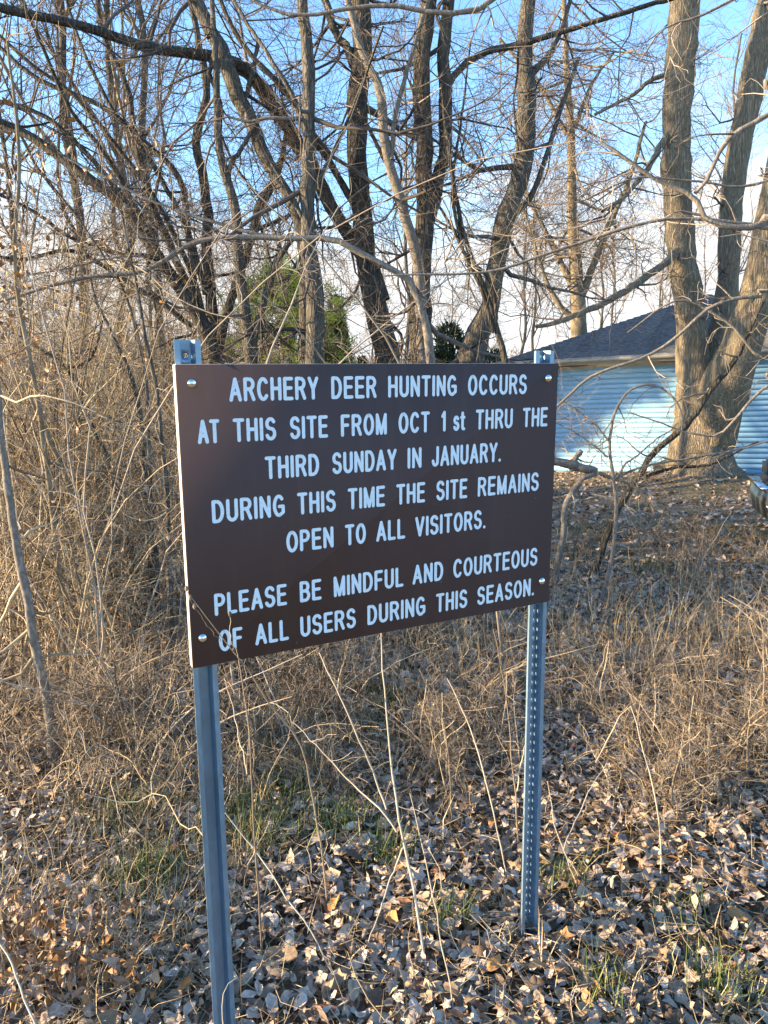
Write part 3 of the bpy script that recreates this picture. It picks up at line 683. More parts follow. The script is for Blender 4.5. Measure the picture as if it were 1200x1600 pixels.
# ------------------------------------------------------------------ thicket
def shrub_variant(seed, h, nst, spread):
    g = np.random.default_rng(seed)
    K = 8; P = []
    for i in range(nst):
        a = g.uniform(0, 2 * PI); lean = g.uniform(.1, spread); b0 = np.array([g.normal(0, .12), g.normal(0, .12), -.03]); hh = h * g.uniform(.6, 1.1)
        t = np.linspace(0, 1, K)[:, None]; d = np.array([math.cos(a), math.sin(a), 0])
        P.append(b0 + d * lean * hh * t ** 1.8 + np.array([0, 0, 1]) * hh * (t - .22 * lean * t ** 3) + np.cumsum(g.normal(0, .02, (K, 3)), 0))
    P = np.array(P); R = np.linspace(.008, .0022, K)[None] * g.uniform(.6, 1.5, (nst, 1))
    c1 = spawn(P, R, 8, h * .15, h * .5, ang=(25, 80), K=7, wig=.3, up=-.03, tip=.0014, tmin=.1, g=g); c2 = spawn(c1[0], c1[1], 5, h * .05, h * .2, K=5, wig=.38, up=0, tip=.0011, g=g)
    return MB().tubes(P, R, 5).mesh('stems', True), MB().tubes(*c1, 3).tubes(*c2, 3).mesh('twigs')
SV = [shrub_variant(21, 1.5, 9, .7), shrub_variant(22, 2.2, 8, .8), shrub_variant(23, 1.1, 12, 1.1), shrub_variant(24, 2.8, 7, .6), shrub_variant(25, .8, 14, 1.0)]
for i, (a, b_) in enumerate(SV): a.materials.append(M['twig_tan']); b_.materials.append(M['twig_tan' if i % 2 == 0 else 'twig_brown'])
def mesh_arr(me):
    V = np.empty(len(me.vertices) * 3, np.float32); me.vertices.foreach_get('co', V); Q = np.empty(len(me.loops), np.int32); me.loops.foreach_get('vertex_index', Q)
    return V.reshape(-1, 3), Q.reshape(-1, 4)
SVA = [(mesh_arr(a), mesh_arr(b_)) for a, b_ in SV]
g = np.random.default_rng(33)
def fill(name, label, cat, rows, mtl):
    """a tangle nobody could count: many shrubs scattered and joined"""
    mb = MB()
    for (n, u0, u1, y0, y1, vs_, s0, s1) in rows:
        for i in range(n):
            Y = math.sqrt(g.uniform(y0 ** 2, y1 ** 2)); u = g.uniform(u0, u1); x = (u - 600) / FPX * Y; s = g.uniform(s0, s1); a = g.uniform(0, 6.28); c_, s_ = math.cos(a), math.sin(a)
            Rm = np.array([[c_, -s_, 0], [s_, c_, 0], [0, 0, g.uniform(.8, 1.1)]]) * s; off = np.array([x, Y, float(ground(x, Y)) - .02])
            for V, Q in SVA[int(g.choice(vs_))]: mb.add(V @ Rm.T + off, quads=Q)
    o = mb.build(name, M[mtl]); tag(o, label, cat, kind='stuff')
fill('thicket', 'dense tangle of bare tan brush filling the left side', 'brush',
     [(22, -60, 235, 3.8, 6.5, [0, 1], .8, 1.1), (9, -60, 120, 4.6, 6.8, [3, 1], 1.0, 1.2), (22, -60, 330, 6.5, 12, [0, 1, 3], .9, 1.25), (10, 300, 420, 7, 12, [0, 1], .8, 1.1), (22, -60, 330, 8, 13.6, [3], 1.1, 1.5), (8, 330, 560, 10, 13.6, [0, 1], .9, 1.2)], 'twig_tan')
fill('understory', 'low bare shrubs under the trees behind the sign', 'brush', [(12, 420, 840, 9, 13.4, [0, 1], .7, 1.1), (6, 400, 760, 5.5, 8, [2, 4], .7, 1.1)], 'twig_brown')
fill('brambles', 'knee-high dry brambles sprawling over the ground', 'brambles',
     [(6, 880, 1230, 5.0, 8.5, [2, 4], .45, .75), (9, 300, 820, 3.2, 4.8, [4, 2], .35, .6), (8, 400, 820, 2.8, 4.2, [4, 2], .4, .62), (3, 880, 1300, 3.2, 5.0, [4, 2], .4, .65), (9, 1300, 1750, 3.0, 6.5, [4, 2], .45, .75), (7, 1000, 1300, 2.8, 4.2, [4, 2], .4, .65), (10, -60, 230, 2.7, 3.9, [4, 2], .45, .7), (5, 620, 800, 2.5, 3.2, [4], .35, .55), (6, 1010, 1290, 2.2, 3.0, [4], .35, .55), (5, 350, 520, 2.6, 3.2, [4], .3, .45)], 'twig_brown')

def vines():
    g = np.random.default_rng(123); n = 150; K = 12
    Y = g.uniform(3.4, 10, n); u = g.uniform(-60, 400, n); u = np.where(g.uniform(0, 1, n) < .15, g.uniform(620, 800, n), u); x = (u - 600) / FPX * Y; z = ground(x, Y)
    h = g.uniform(.8, 3.4, n); a = g.uniform(0, 2 * PI, n); rch = h * g.uniform(.1, .9, n); t = np.linspace(0, 1, K)
    P = np.stack([x[:, None] + (rch * np.cos(a))[:, None] * t ** 1.7, Y[:, None] + .6 * (rch * np.sin(a))[:, None] * t ** 1.7, z[:, None] + h[:, None] * (1.15 * t - .45 * t ** 3 * (rch / h)[:, None])], -1)
    P = P + np.cumsum(g.normal(0, .022, P.shape), 1) * np.array([1, 1, .6]); R = np.linspace(1, .3, K)[None] * g.uniform(.0025, .009, (n, 1))
    c = spawn(P, R, 7, .2, .8, K=7, wig=.32, up=-.02, tip=.0012, g=g); c2 = spawn(c[0], c[1], 4, .08, .3, K=5, wig=.4, up=0, tip=.0009, g=g)
    o = MB().tubes(P, R, 6, jit=.05).tubes(*c, 4).tubes(*c2, 3).build('vine_tangle', M['stalk_dim'], smooth=True); tag(o, 'pale grey vines and whips woven through the brush', 'vines', kind='stuff')
vines()

# ------------------------------------------------------------------ leaf litter
def leaf_base(kind, n):
    """outline in unit length along x"""
    th = np.linspace(0, 2 * PI, n, endpoint=False)
    if kind == 'oval':
        x = .5 * np.cos(th); y = .30 * np.sin(th) * (1 - .15 * np.cos(th)); x = np.where(np.abs(x) > .45, x * 1.12, x)
    else:
        r = .37 + .10 * np.cos(5 * th) + .03 * np.cos(10 * th + 1); x = r * np.cos(th) * 1.05; y = r * np.sin(th)
    o = np.stack([x, y], 1)
    pts = np.vstack([[[0, 0]], o * .55, o]); T = []
    for i in range(n):
        j = (i + 1) % n; T += [(0, 1 + i, 1 + j), (1 + i, 1 + n + i, 1 + n + j), (1 + i, 1 + n + j, 1 + j)]
    return pts, np.array(T)
def leaves_geo(pos, size, kind, nout, g, flat=.8, tilt=.36):
    pts, T = leaf_base(kind, nout); n = len(pos); p = pts[None] * size[:, None, None]
    p = p * (1 + .12 * g.standard_normal((n, len(pts), 1)) * (np.arange(len(pts)) > nout)[None, :, None])
    k1 = g.normal(0, 1.25, (n, 1)) * flat * 2.4 / size[:, None] * .55; k2 = g.normal(0, .8, (n, 1)) * flat / size[:, None]; tw = g.normal(0, 1.3, (n, 1)) * flat / size[:, None]
    x, y = p[..., 0], p[..., 1]; s = lambda k: np.where(np.abs(k) < 1e-4, 1e-4, k)
    k1 = s(k1); k2 = s(k2)
    Y_ = np.sin(k1 * y) / k1; Z_ = (1 - np.cos(k1 * y)) / k1 + (1 - np.cos(k2 * x)) / k2 + tw * x * y
    X_ = np.sin(k2 * x) / k2
    fold = g.uniform(-.1, .75, (n, 1)); Z_ = Z_ + np.abs(Y_) * fold
    Z_ = Z_ + .045 * size[:, None] * g.standard_normal((n, len(pts)))
    q = np.stack([X_, Y_, Z_], -1)
    az = g.uniform(0, 2 * PI, n); tx = g.normal(0, tilt, n); ty = g.normal(0, tilt, n)
    fl = np.where(g.uniform(0, 1, n) < .5, PI, 0); tx = tx + fl
    cx, sx = np.cos(tx), np.sin(tx); cy, sy = np.cos(ty), np.sin(ty); cz, sz = np.cos(az), np.sin(az)
    Rx = np.zeros((n, 3, 3)); Rx[:, 0, 0] = 1; Rx[:, 1, 1] = cx; Rx[:, 1, 2] = -sx; Rx[:, 2, 1] = sx; Rx[:, 2, 2] = cx
    Ry = np.zeros((n, 3, 3)); Ry[:, 1, 1] = 1; Ry[:, 0, 0] = cy; Ry[:, 0, 2] = sy; Ry[:, 2, 0] = -sy; Ry[:, 2, 2] = cy
    Rz = np.zeros((n, 3, 3)); Rz[:, 2, 2] = 1; Rz[:, 0, 0] = cz; Rz[:, 0, 1] = -sz; Rz[:, 1, 0] = sz; Rz[:, 1, 1] = cz
    Rm = Rz @ Ry @ Rx
    q = np.einsum('nij,nkj->nki', Rm, q) + pos[:, None, :]
    TT = (T[None] + (np.arange(n) * len(pts))[:, None, None]).reshape(-1, 3)
    return q.reshape(-1, 3), TT
def scatter(n, y0, y1, g, margin=90, power=1.0):
    Y = (g.uniform(y0 ** 2, y1 ** 2, n)) ** .5; u = g.uniform(-margin, 1200 + margin, n); x = (u - 600) / FPX * Y * 1.03
    return np.stack([x, Y], 1)
def litter():
    g = np.random.default_rng(77); mb = MB()
    for (n, y0, y1, smin, smax, no, kind, lift) in ((12000, 1.15, 3.4, .018, .054, 10, 'oval', .04), (2200, 1.15, 3.4, .028, .066, 15, 'maple', .045), (16000, 3.2, 7, .03, .07, 8, 'oval', .03), (2500, 3.2, 7, .06, .10, 10, 'maple', .035),
                                                    (11000, 6.5, 17, .07, .12, 6, 'oval', .02)):
        p0 = scatter(n, y0, y1, g); m2 = int(n * .55); p1 = scatter(m2, y0, y1, g, 0); k_ = p1[:, 1] / FPX; sg = np.where(g.uniform(0, 1, m2) < .62, 1, -1)
        p1[:, 0] = sg * k_ * g.uniform(690, 1150, m2) * 1.03; p = np.concatenate([p0, p1]); n = len(p); z = ground(p[:, 0], p[:, 1]) + g.uniform(.004, lift, n)
        mb.add(*leaves_geo(np.column_stack([p, z]), g.uniform(smin, smax, n), kind, no, g))
    o = mb.build('leaf_litter', M['leaf'], GROUND, smooth=True, kind='stuff')
    # the leaves that show largest lie on top, each one its own object
    vm = []
    for k in range(14):
        gg = np.random.default_rng(200 + k); kind, no = (('oval', 10), ('maple', 15))[k % 2]
        V, T = leaves_geo(np.zeros((1, 3)), np.array([1.0]), kind, no, gg, tilt=.12)
        me = mesh_np('leaf', V, T, smooth=True); me.materials.append(M['leaf_orange'] if k == 13 else M['leaf']); vm.append(me)
    n = 300; p = scatter(n, 1.35, 2.5, g, 20); z = ground(p[:, 0], p[:, 1])
    for i in range(n):
        s = g.uniform(.032, .07); o = link('leaf', vm[int(g.choice([0, 2, 4, 6, 8, 10, 12, 1, 3, 13]))], None, GROUND, (p[i, 0], p[i, 1], z[i] + g.uniform(.03, .05)))
        o.scale = (s, s, s); o.rotation_euler = (g.normal(0, .4), g.normal(0, .4), g.uniform(0, 6.28))
litter()

# ------------------------------------------------------------------ grass and dry stems
def grass(name, label, cat, spots, mtl, seed, lay=.6, L0=.12, L1=.35, wd=.0016, dens=1.0, curl=1.0):
    """spots: rows (x, y, n, spread)"""
    g = np.random.default_rng(seed); X = []
    for (x, y, n, s) in spots:
        n = int(n * dens)
        X.append(np.stack([g.normal(x, s, n), np.maximum(g.normal(y, s, n), .9)], 1))
    X = np.concatenate(X); n = len(X); K = 5
    z = ground(X[:, 0], X[:, 1]); L_ = g.uniform(L0, L1, n); a = g.uniform(0, 2 * PI, n); bend = g.uniform(-.3, 1.0, n) * lay * 2 * curl; tw_ = g.normal(0, .45, n) * curl
    th0 = g.uniform(.0, .5, n) * lay * 2 + (g.uniform(.1, .9, n) if lay > .9 else 0); P = [np.column_stack([X, z])]
    for k in range(K - 1):
        t_ = th0 + bend * (k / (K - 1)) * 1.6; a = a + tw_; st = (L_ / (K - 1))[:, None]
        P.append(P[-1] + st * np.stack([np.sin(t_) * np.cos(a), np.sin(t_) * np.sin(a), np.cos(t_)], 1))
    P = np.stack(P, 1); P[:, :, 2] = np.maximum(P[:, :, 2], ground(P[:, :, 0], P[:, :, 1]) + .01)
    side = np.stack([-np.sin(a), np.cos(a), 0 * a], 1)[:, None, :] * (wd * g.uniform(.6, 1.5, n))[:, None, None] * np.array([1, .95, .8, .5, .08])[None, :, None]
    V = np.stack([P - side, P + side], 2); idx = np.arange(n * K * 2).reshape(n, K, 2)
    Q = np.stack([idx[:, :-1, 0], idx[:, :-1, 1], idx[:, 1:, 1], idx[:, 1:, 0]], -1).reshape(-1, 4)
    o = MB().add(V.reshape(-1, 3), quads=Q).build(name, mtl); tag(o, label, cat, kind='stuff'); return o
def gp(u, v):
    """ground point seen at a pixel"""
    d = F0 * FPX + RC * (u - 600) + UC * (800 - v); p = CAMP.copy()
    t = (CAM_H + .05) / -d[2]
    for _ in range(4):
        q = CAMP + d * t; t = (CAM_H - float(ground(q[0], q[1]))) / -d[2]
    return CAMP + d * t
g = np.random.default_rng(91)
sp = []
for (u, v, n, s) in ((230, 1300, 1800, .22), (90, 1330, 1500, .22), (60, 1480, 1300, .15), (180, 1520, 1200, .14), (250, 1420, 1200, .14), (420, 1180, 700, .25), (330, 1240, 700, .2), (380, 1330, 700, .12),
                     (140, 1120, 1500, .4), (480, 1060, 900, .4), (640, 1080, 1000, .4), (740, 1090, 800, .35), (1120, 1130, 1000, .35), (1000, 1050, 1000, .5), (1150, 980, 900, .5), (880, 1000, 500, .4),
                     (560, 1230, 500, .2), (660, 1200, 500, .2), (1120, 1250, 900, .22), (1030, 1180, 500, .25), (720, 1330, 250, .15), (960, 1330, 400, .25), (900, 1540, 220, .15), (1100, 1560, 350, .15), (500, 1560, 200, .2), (700, 1480, 150, .2), (60, 1000, 1300, .5), (250, 1000, 900, .5)):
    q = gp(u, v); sp.append((q[0], q[1], n, s))
grass('dry_grass', 'dry straw-coloured grass matted over the leaves', 'grass', sp, M['grass_dry'], 4, lay=.95, L0=.05, L1=.22, wd=.0014, dens=.85, curl=1.7)
sp2 = []
for (u, v) in zip(g.uniform(-50, 1250, 40), g.uniform(880, 1040, 40)):
    q = gp(u, v); sp2.append((q[0], q[1], 60, .35))
grass('dry_weeds', 'tall tan weeds standing in the middle distance around the sign', 'weeds', sp2, M['grass_dry'], 6, lay=.5, L0=.12, L1=.42, wd=.002)
sp3 = []
for (u, v, n, s) in ((400, 1320, 300, .07), (360, 1290, 150, .07), (530, 1300, 170, .06), (600, 1110, 200, .10), (565, 1160, 120, .1), (230, 1385, 260, .06), (200, 1290, 160, .08), (470, 1210, 180, .09), (400, 1150, 220, .14),
                     (1020, 893, 300, .15), (925, 832, 250, .25), (1085, 772, 150, .3), (1120, 835, 120, .3), (1160, 770, 120, .3), (440, 1255, 150, .07), (610, 1345, 90, .04), (1050, 1450, 60, .05), (880, 1395, 60, .05), (1130, 1560, 90, .05), (940, 1560, 60, .04), (700, 1450, 60, .04)):
    q = gp(u, v); sp3.append((q[0], q[1], n, s))
grass('green_grass', 'sparse green grass tufts pushing through the litter', 'grass', sp3, M['grass_green'], 8, lay=.5, L0=.06, L1=.17, wd=.0018)

def weed_stems():
    g = np.random.default_rng(55); n = 1900
    Y = g.uniform(2.4, 8.5, n); u = g.uniform(-200, 1650, n)
    keep = (Y > 3.2) | (u < 330) | (u > 980) | (g.uniform(0, 1, n) < .3); Y = Y[keep]; u = u[keep]; n = len(Y); x = (u - 600) / FPX * Y
    K = 6; h = g.uniform(.12, .55, n); h = np.where(u > 880, h * .65, h); a = g.uniform(0, 2 * PI, n); ln = g.uniform(.05, .9, n)
    z = ground(x, Y); t = np.linspace(0, 1, K)
    P = np.stack([x[:, None] + (h * ln * np.cos(a))[:, None] * t ** 1.5, Y[:, None] + (h * ln * np.sin(a))[:, None] * t ** 1.5, z[:, None] + h[:, None] * (t - .25 * ln[:, None] * t ** 2)], -1)
    P = P + np.cumsum(g.normal(0, .008, P.shape), 1); R = np.linspace(.0026, .001, K)[None] * g.uniform(.6, 1.3, (n, 1))
    c = spawn(P, R, 4, .06, .3, K=5, wig=.35, up=0, tip=.0009, g=g); c2 = spawn(c[0], c[1], 2, .04, .14, K=4, wig=.4, up=0, tip=.0008, g=g)
    o = MB().tubes(P, R, 3).tubes(*c, 3).tubes(*c2, 3).build('weed_stems', M['twig_tan']); tag(o, 'thin dry branching stems of last summer\'s weeds all over the ground', 'weeds', kind='stuff')
weed_stems()

# single stalks that stand out
def stalk(label, specs, Y, mtl='stalk', lv=None, name='weed_stalk', group=None, pods=0):
    T = [path_px(s, Y, 18, i == 0, .62) for i, s in enumerate(specs)]; b0 = T[0][-1]; base = np.array([b0[0], b0[1], float(ground(b0[0], b0[1]))]); root = empty(name, base); tag(root, label, 'weed', group)
    for i, t4 in enumerate(T): MB().tubes(t4[:, :3] - base, t4[:, 3], 6, jit=.03).build('stem' if i == 0 else 'branch', M[mtl], root, smooth=True)
    if lv:
        mb = MB()
        for p, r in grow(T, lv): mb.tubes(p - base, r, 3)
        mb.build('twigs', M[mtl], root, kind='stuff')
    g = np.random.default_rng(int(abs(b0[0]) * 1000) % 977)
    for k in range(pods):
        t4 = T[k % len(T)]; q = t4[int(g.integers(0, 9)), :3] - base
        mb = MB(); hh = .012; P = np.array([[0, 0, 0], [0, 0, .3], [0, 0, .7], [0, 0, 1.]]) * hh + q; mb.tubes(P, np.array([.001, .0035, .003, .0005]), 6); mb.build('seed_head', M['twig_brown'], root)
    return root
tw1 = [dict(n=3, len=(.05, .18), tip=.0008, K=5, wig=.2, tmax=.6)]
stalk('white forked weed stalk standing tallest under the middle of the sign',
      [[(594, 990, 3, 2.15), (600, 1080, 4, 2.1), (607, 1180, 5, 2.05), (614, 1250, 6, 2.0), (630, 1330, 7, 1.95), (648, 1420, 8, 1.88), (660, 1490, 9, 1.8)], [(500, 1020, 3, 2.2), (540, 1110, 4, 2.1), (585, 1220, 5, 2.05), (604, 1265, 6, 2.0)],
       [(455, 1130, 2, 2.25), (520, 1200, 3, 2.15), (590, 1262, 5, 2.05), (620, 1300, 5, 2.0)], [(575, 1470, 3, 1.8), (600, 1400, 4, 1.9), (632, 1320, 5, 1.98)]], 2.0, lv=tw1)
stalk('thin bent stalk leaning towards the foot of the right post', [[(700, 1060, 2, 2.7), (735, 1130, 3, 2.5), (762, 1220, 4, 2.3), (780, 1300, 4, 2.2), (796, 1370, 4, 2.15)]], 2.3, lv=tw1)
stalk('tall pale stalk folded over into a peak right of the right post', [[(930, 1190, 2, 2.4), (960, 1140, 3, 2.35), (988, 1101, 3, 2.35), (1005, 1160, 3, 2.3), (1022, 1230, 4, 2.25), (1030, 1290, 4, 2.2), (1031, 1400, 5, 2.1)]], 2.3)
stalk('slender white stalk running to the bottom edge between the posts', [[(640, 1240, 2, 2.1), (660, 1330, 3, 1.95), (685, 1440, 4, 1.8), (700, 1530, 4, 1.68), (708, 1610, 5, 1.58)]], 1.8)
stalk('long straw lying aslant between the left post and the forked stalk', [[(345, 1260, 2, 2.0), (400, 1330, 4, 1.95), (440, 1390, 4, 1.88), (478, 1440, 4, 1.82)]], 1.9)
stalk('grey straw lying aslant at the lower left corner', [[(-20, 1450, 4, 1.7), (10, 1490, 5, 1.65), (32, 1540, 5, 1.6), (56, 1610, 6, 1.53)]], 1.6)
stalk('looping tan stem sprawling left of the left post', [[(130, 1240, 2, 2.2), (200, 1255, 3, 2.2), (250, 1235, 3, 2.2), (285, 1290, 3, 2.1), (315, 1300, 3, 2.0)], [(150, 1160, 2, 2.6), (205, 1190, 3, 2.4), (230, 1228, 3, 2.25)]], 2.1, 'grass_dry', lv=tw1)
stalk('brown weed stalk standing between the forked stalk and the right post', [[(655, 1045, 3, 2.6), (690, 1120, 3, 2.6), (703, 1220, 4, 2.5), (706, 1290, 5, 2.45)]], 2.5, 'twig_tan', lv=tw1)
stalk('reddish stem rising close behind the right post', [[(770, 980, 3, 2.6), (790, 1080, 3, 2.6), (800, 1180, 4, 2.5), (806, 1260, 5, 2.4)], [(840, 1120, 2, 2.6), (815, 1180, 3, 2.5), (806, 1240, 4, 2.45)]], 2.5, 'twig_brown', lv=tw1)
stalk('pair of brown stems rising close behind the left post', [[(372, 1030, 4, 2.1), (386, 1120, 4, 2.0), (392, 1200, 4, 1.95), (398, 1290, 5, 1.9)], [(350, 1060, 2, 2.2), (365, 1130, 3, 2.1), (386, 1210, 4, 1.95)]], 2.0, 'twig_brown', lv=tw1)
stalk('white twig leaning right of the right post', [[(855, 1220, 2, 2.2), (870, 1300, 3, 2.15), (892, 1360, 3, 2.1)], [(950, 1190, 2, 2.4), (910, 1260, 3, 2.25), (880, 1330, 3, 2.1)]], 2.2, lv=tw1)
stalk('thin weed with seed heads touching the lower left corner of the board', [[(296, 925, 2, 1.36), (330, 965, 2, 1.38), (352, 1000, 3, 1.40), (375, 1030, 3, 1.44), (420, 1095, 4, 1.6), (480, 1180, 4, 1.8), (500, 1290, 5, 1.95)],
      [(301, 938, 2, 1.36), (320, 975, 2, 1.38), (345, 1002, 2, 1.40)], [(357, 960, 2, 1.37), (360, 1000, 2, 1.39), (378, 1032, 2, 1.44)]], 1.5, 'twig_brown', pods=5)
stalk('white stem curving before the foot of the left post', [[(372, 1530, 2, 1.45), (352, 1545, 2, 1.43), (345, 1575, 3, 1.42), (352, 1620, 3, 1.40)]], 1.42)

# hanging dead leaves caught in the thicket
def litter_bits():
    g = np.random.default_rng(404); n = 5200; p = scatter(n, 1.15, 4.6, g); K = 4; a = g.uniform(0, 2 * PI, n); L_ = g.uniform(.03, .17, n)
    z = ground(p[:, 0], p[:, 1]) + g.uniform(.015, .055, n); t = np.linspace(0, 1, K); bend = g.normal(0, .5, n)
    aa = a[:, None] + bend[:, None] * t; P = np.stack([p[:, 0, None] + L_[:, None] * t * np.cos(aa), p[:, 1, None] + L_[:, None] * t * np.sin(aa), z[:, None] + (g.normal(.12, .25, n) * L_)[:, None] * t], -1)
    R = np.linspace(1, .6, K)[None] * g.uniform(.0006, .0018, (n, 1))
    o = MB().tubes(P, R, 3).build('fallen_twigs', M['twig_tan'], GROUND, kind='stuff')
litter_bits()
def orange_plants():
    g = np.random.default_rng(505); P = []
    for _ in range(340):
        q = gp(g.normal(110, 75), g.uniform(1440, 1600)); P.append((q[0], q[1], q[2] + g.uniform(.02, .13)))
    mb = MB(); mb.add(*leaves_geo(np.array(P), g.uniform(.015, .04, len(P)), 'oval', 8, g, flat=1.7, tilt=1.0)); o = mb.build('dead_ground_plant', M['leaf_orange']); tag(o, 'orange-brown dried ground plants in the lower left corner', 'plants', kind='stuff')
orange_plants()
def hung():
    g = np.random.default_rng(61); n = 700; Y = g.uniform(3.6, 8, n); u = -40 + 340 * g.uniform(0, 1, n) ** 1.7; x = (u - 600) / FPX * Y; z = ground(x, Y) + g.uniform(.2, 3.2, n)
    n2 = 420; Y2 = g.uniform(3.8, 4.6, n2); u2 = g.normal(10, 35, n2); x2 = (u2 - 600) / FPX * Y2; z2 = ground(x2, Y2) + g.uniform(1.7, 3.1, n2)
    x = np.r_[x, x2]; Y = np.r_[Y, Y2]; z = np.r_[z, z2]; n += n2
    mb = MB(); mb.add(*leaves_geo(np.column_stack([x, Y, z]), g.uniform(.02, .05, n), 'oval', 8, g, flat=1.8, tilt=1.2)); o = mb.build('hanging_leaves', M['leaf_orange']); tag(o, 'orange dead leaves caught in the twigs at the left', 'leaves', kind='stuff')
hung()

# ------------------------------------------------------------------ parked car at the right edge
def car():
    mt, t, b = mat('car_paint', .28, .5, .5); f = noise(t, 30, 3); t.links.new(ramp(t, [(.3, (.075, .078, .068)), (.7, (.11, .112, .098))], f), b.inputs['Base Color']); paint = mt
    mt, t, b = mat('black_plastic', .5); b.inputs['Base Color'].default_value = (.02, .02, .02, 1); blk = mt
    mt, t, b = mat('car_glass', .08, 0, .8); b.inputs['Base Color'].default_value = (.02, .025, .03, 1); gl = mt
    mt, t, b = mat('chrome', .15, 1); b.inputs['Base Color'].default_value = (.8, .82, .85, 1); chrome = mt
    mt, t, b = mat('lamp_lens', .1, 0, .8); b.inputs['Base Color'].default_value = (.20, .20, .17, 1); lens = mt
    mt, t, b = mat('tyre', .8); b.inputs['Base Color'].default_value = (.018, .018, .018, 1); ty = mt
    q = px(1168, 800, 7.0); z0 = float(ground(q[0] + 1.5, q[1] + .6)) - .02
    root = empty('parked_car', (q[0] + .27, q[1] - .1, z0), math.radians(-20)); tag(root, 'dark grey car parked half out of frame by the garage', 'car')
    # lofted body: sections along x, half width profile
    Ln, Wd = 4.5, 1.85
    xs = [0, .10, .30, .9, 1.35, 1.95, 3.4, 4.1, 4.4, 4.5]
    top = [.62, .86, .95, 1.02, 1.08, 1.10, 1.08, 1.05, .95, .7]; bot = [.36, .28, .26, .25, .25, .25, .25, .26, .3, .4]; hw = [.62, .80, .87, .92, .925, .925, .92, .88, .8, .66]
    V = []; ns = 14
    for x, t_, bz, h in zip(xs, top, bot, hw):
        for k in range(ns):
            a = 2 * PI * k / ns + PI / ns; ca, sa = math.cos(a), math.sin(a); e = .38
            V.append((x, Wd / 2 + h * math.copysign(abs(ca) ** e, ca), (t_ + bz) / 2 + (t_ - bz) / 2 * math.copysign(abs(sa) ** e, sa)))
    K = len(xs); Q = [(i * ns + k, i * ns + (k + 1) % ns, (i + 1) * ns + (k + 1) % ns, (i + 1) * ns + k) for i in range(K - 1) for k in range(ns)]
    T = [(0, k + 1, k) for k in range(1, ns - 1)] + [((K - 1) * ns, (K - 1) * ns + k, (K - 1) * ns + k + 1) for k in range(1, ns - 1)]
    MB().add(V, T, Q).build('body', paint, root, smooth=True)
    # cabin
    cab = [(1.25, 1.06), (1.95, 1.58), (2.3, 1.66), (3.6, 1.62), (4.25, 1.06)]; y0, y1 = .10, Wd - .10
    V = [(x, y0 + (.0 if z < 1.2 else .14), z) for x, z in cab] + [(x, y1 - (.0 if z < 1.2 else .14), z) for x, z in cab]; n = 5
    MB().add(V, [(0, 1, 2), (0, 2, 4), (2, 3, 4), (5, 7, 6), (5, 9, 7), (7, 9, 8)], [(i, i + 5, i + 6, i + 1) for i in range(4)]).build('cabin', gl, root)
    MB().box((1.98, .22, 1.60), (3.62, Wd - .22, 1.69)).build('roof', paint, root)
    for s in (.20, Wd - .23):
        mb = MB(); mb.tubes(np.array([[1.3, s, 1.07], [1.98, s + (.03 if s < 1 else -.0), 1.63]]), np.array([.035, .035]), 6); mb.build('pillar', paint, root)
    # bumper with fog lamp recess
    prof = [(-.12, .40), (-.15, .55), (-.12, .68), (.06, .72), (.20, .68), (.20, .34), (.02, .30)]
    mb = MB(); nn = 9; V = []
    for j in range(nn):
        f_ = j / (nn - 1); c_ = math.sin(f_ * PI) ** .35 if 0 < f_ < 1 else .0; yy = -.01 + f_ * (Wd + .02)
        V += [(x_ + (1 - c_) * .22, yy, z_) for x_, z_ in prof]
    k_ = len(prof); Q = [(j * k_ + i, j * k_ + (i + 1) % k_, (j + 1) * k_ + (i + 1) % k_, (j + 1) * k_ + i) for j in range(nn - 1) for i in range(k_)]
    T = [(0, i + 1, i) for i in range(1, k_ - 1)] + [((nn - 1) * k_, (nn - 1) * k_ + i, (nn - 1) * k_ + i + 1) for i in range(1, k_ - 1)]
    bp_ = MB().add(V, T, Q).build('bumper', paint, root, smooth=True)
    MB().box((-.135, .42, .665), (.0, Wd - .42, .695)).build('chrome_strip', chrome, root)
    for s in (.28, Wd - .28):
        P = np.array([[-.088, s, .52], [-.02, s, .52]]); o = MB().tubes(P, np.array([.06, .065]), 14, cap=True).build('fog_lamp', blk, root); MB().tubes(P - np.array([[.003, 0, 0], [.05, 0, 0]]), np.array([.03, .03]), 12, cap=True).build('lens', chrome, o)
        MB().box((.075, s - .16, .745), (.26, s + .18, .86)).build('headlight', lens, root)
    MB().box((-.02, .55, .76), (.06, Wd - .55, .88)).build('grille', blk, root)
    for x in (.95, 3.65):
        for s in (.02, Wd - .22):
            P = np.array([[x, s, .33], [x, s + .2, .33]]); wl = MB().tubes(P, np.array([.33, .33]), 24, cap=True).build('wheel', ty, root)
            MB().tubes(P + np.array([[0, -.01, 0], [0, .01, 0]]), np.array([.2, .2]), 18, cap=True).build('rim', chrome, wl)
    for s in (-.12, Wd + .0): MB().box((1.55, s, 1.02), (1.68, s + .14, 1.16)).build('mirror', paint, root)
car()

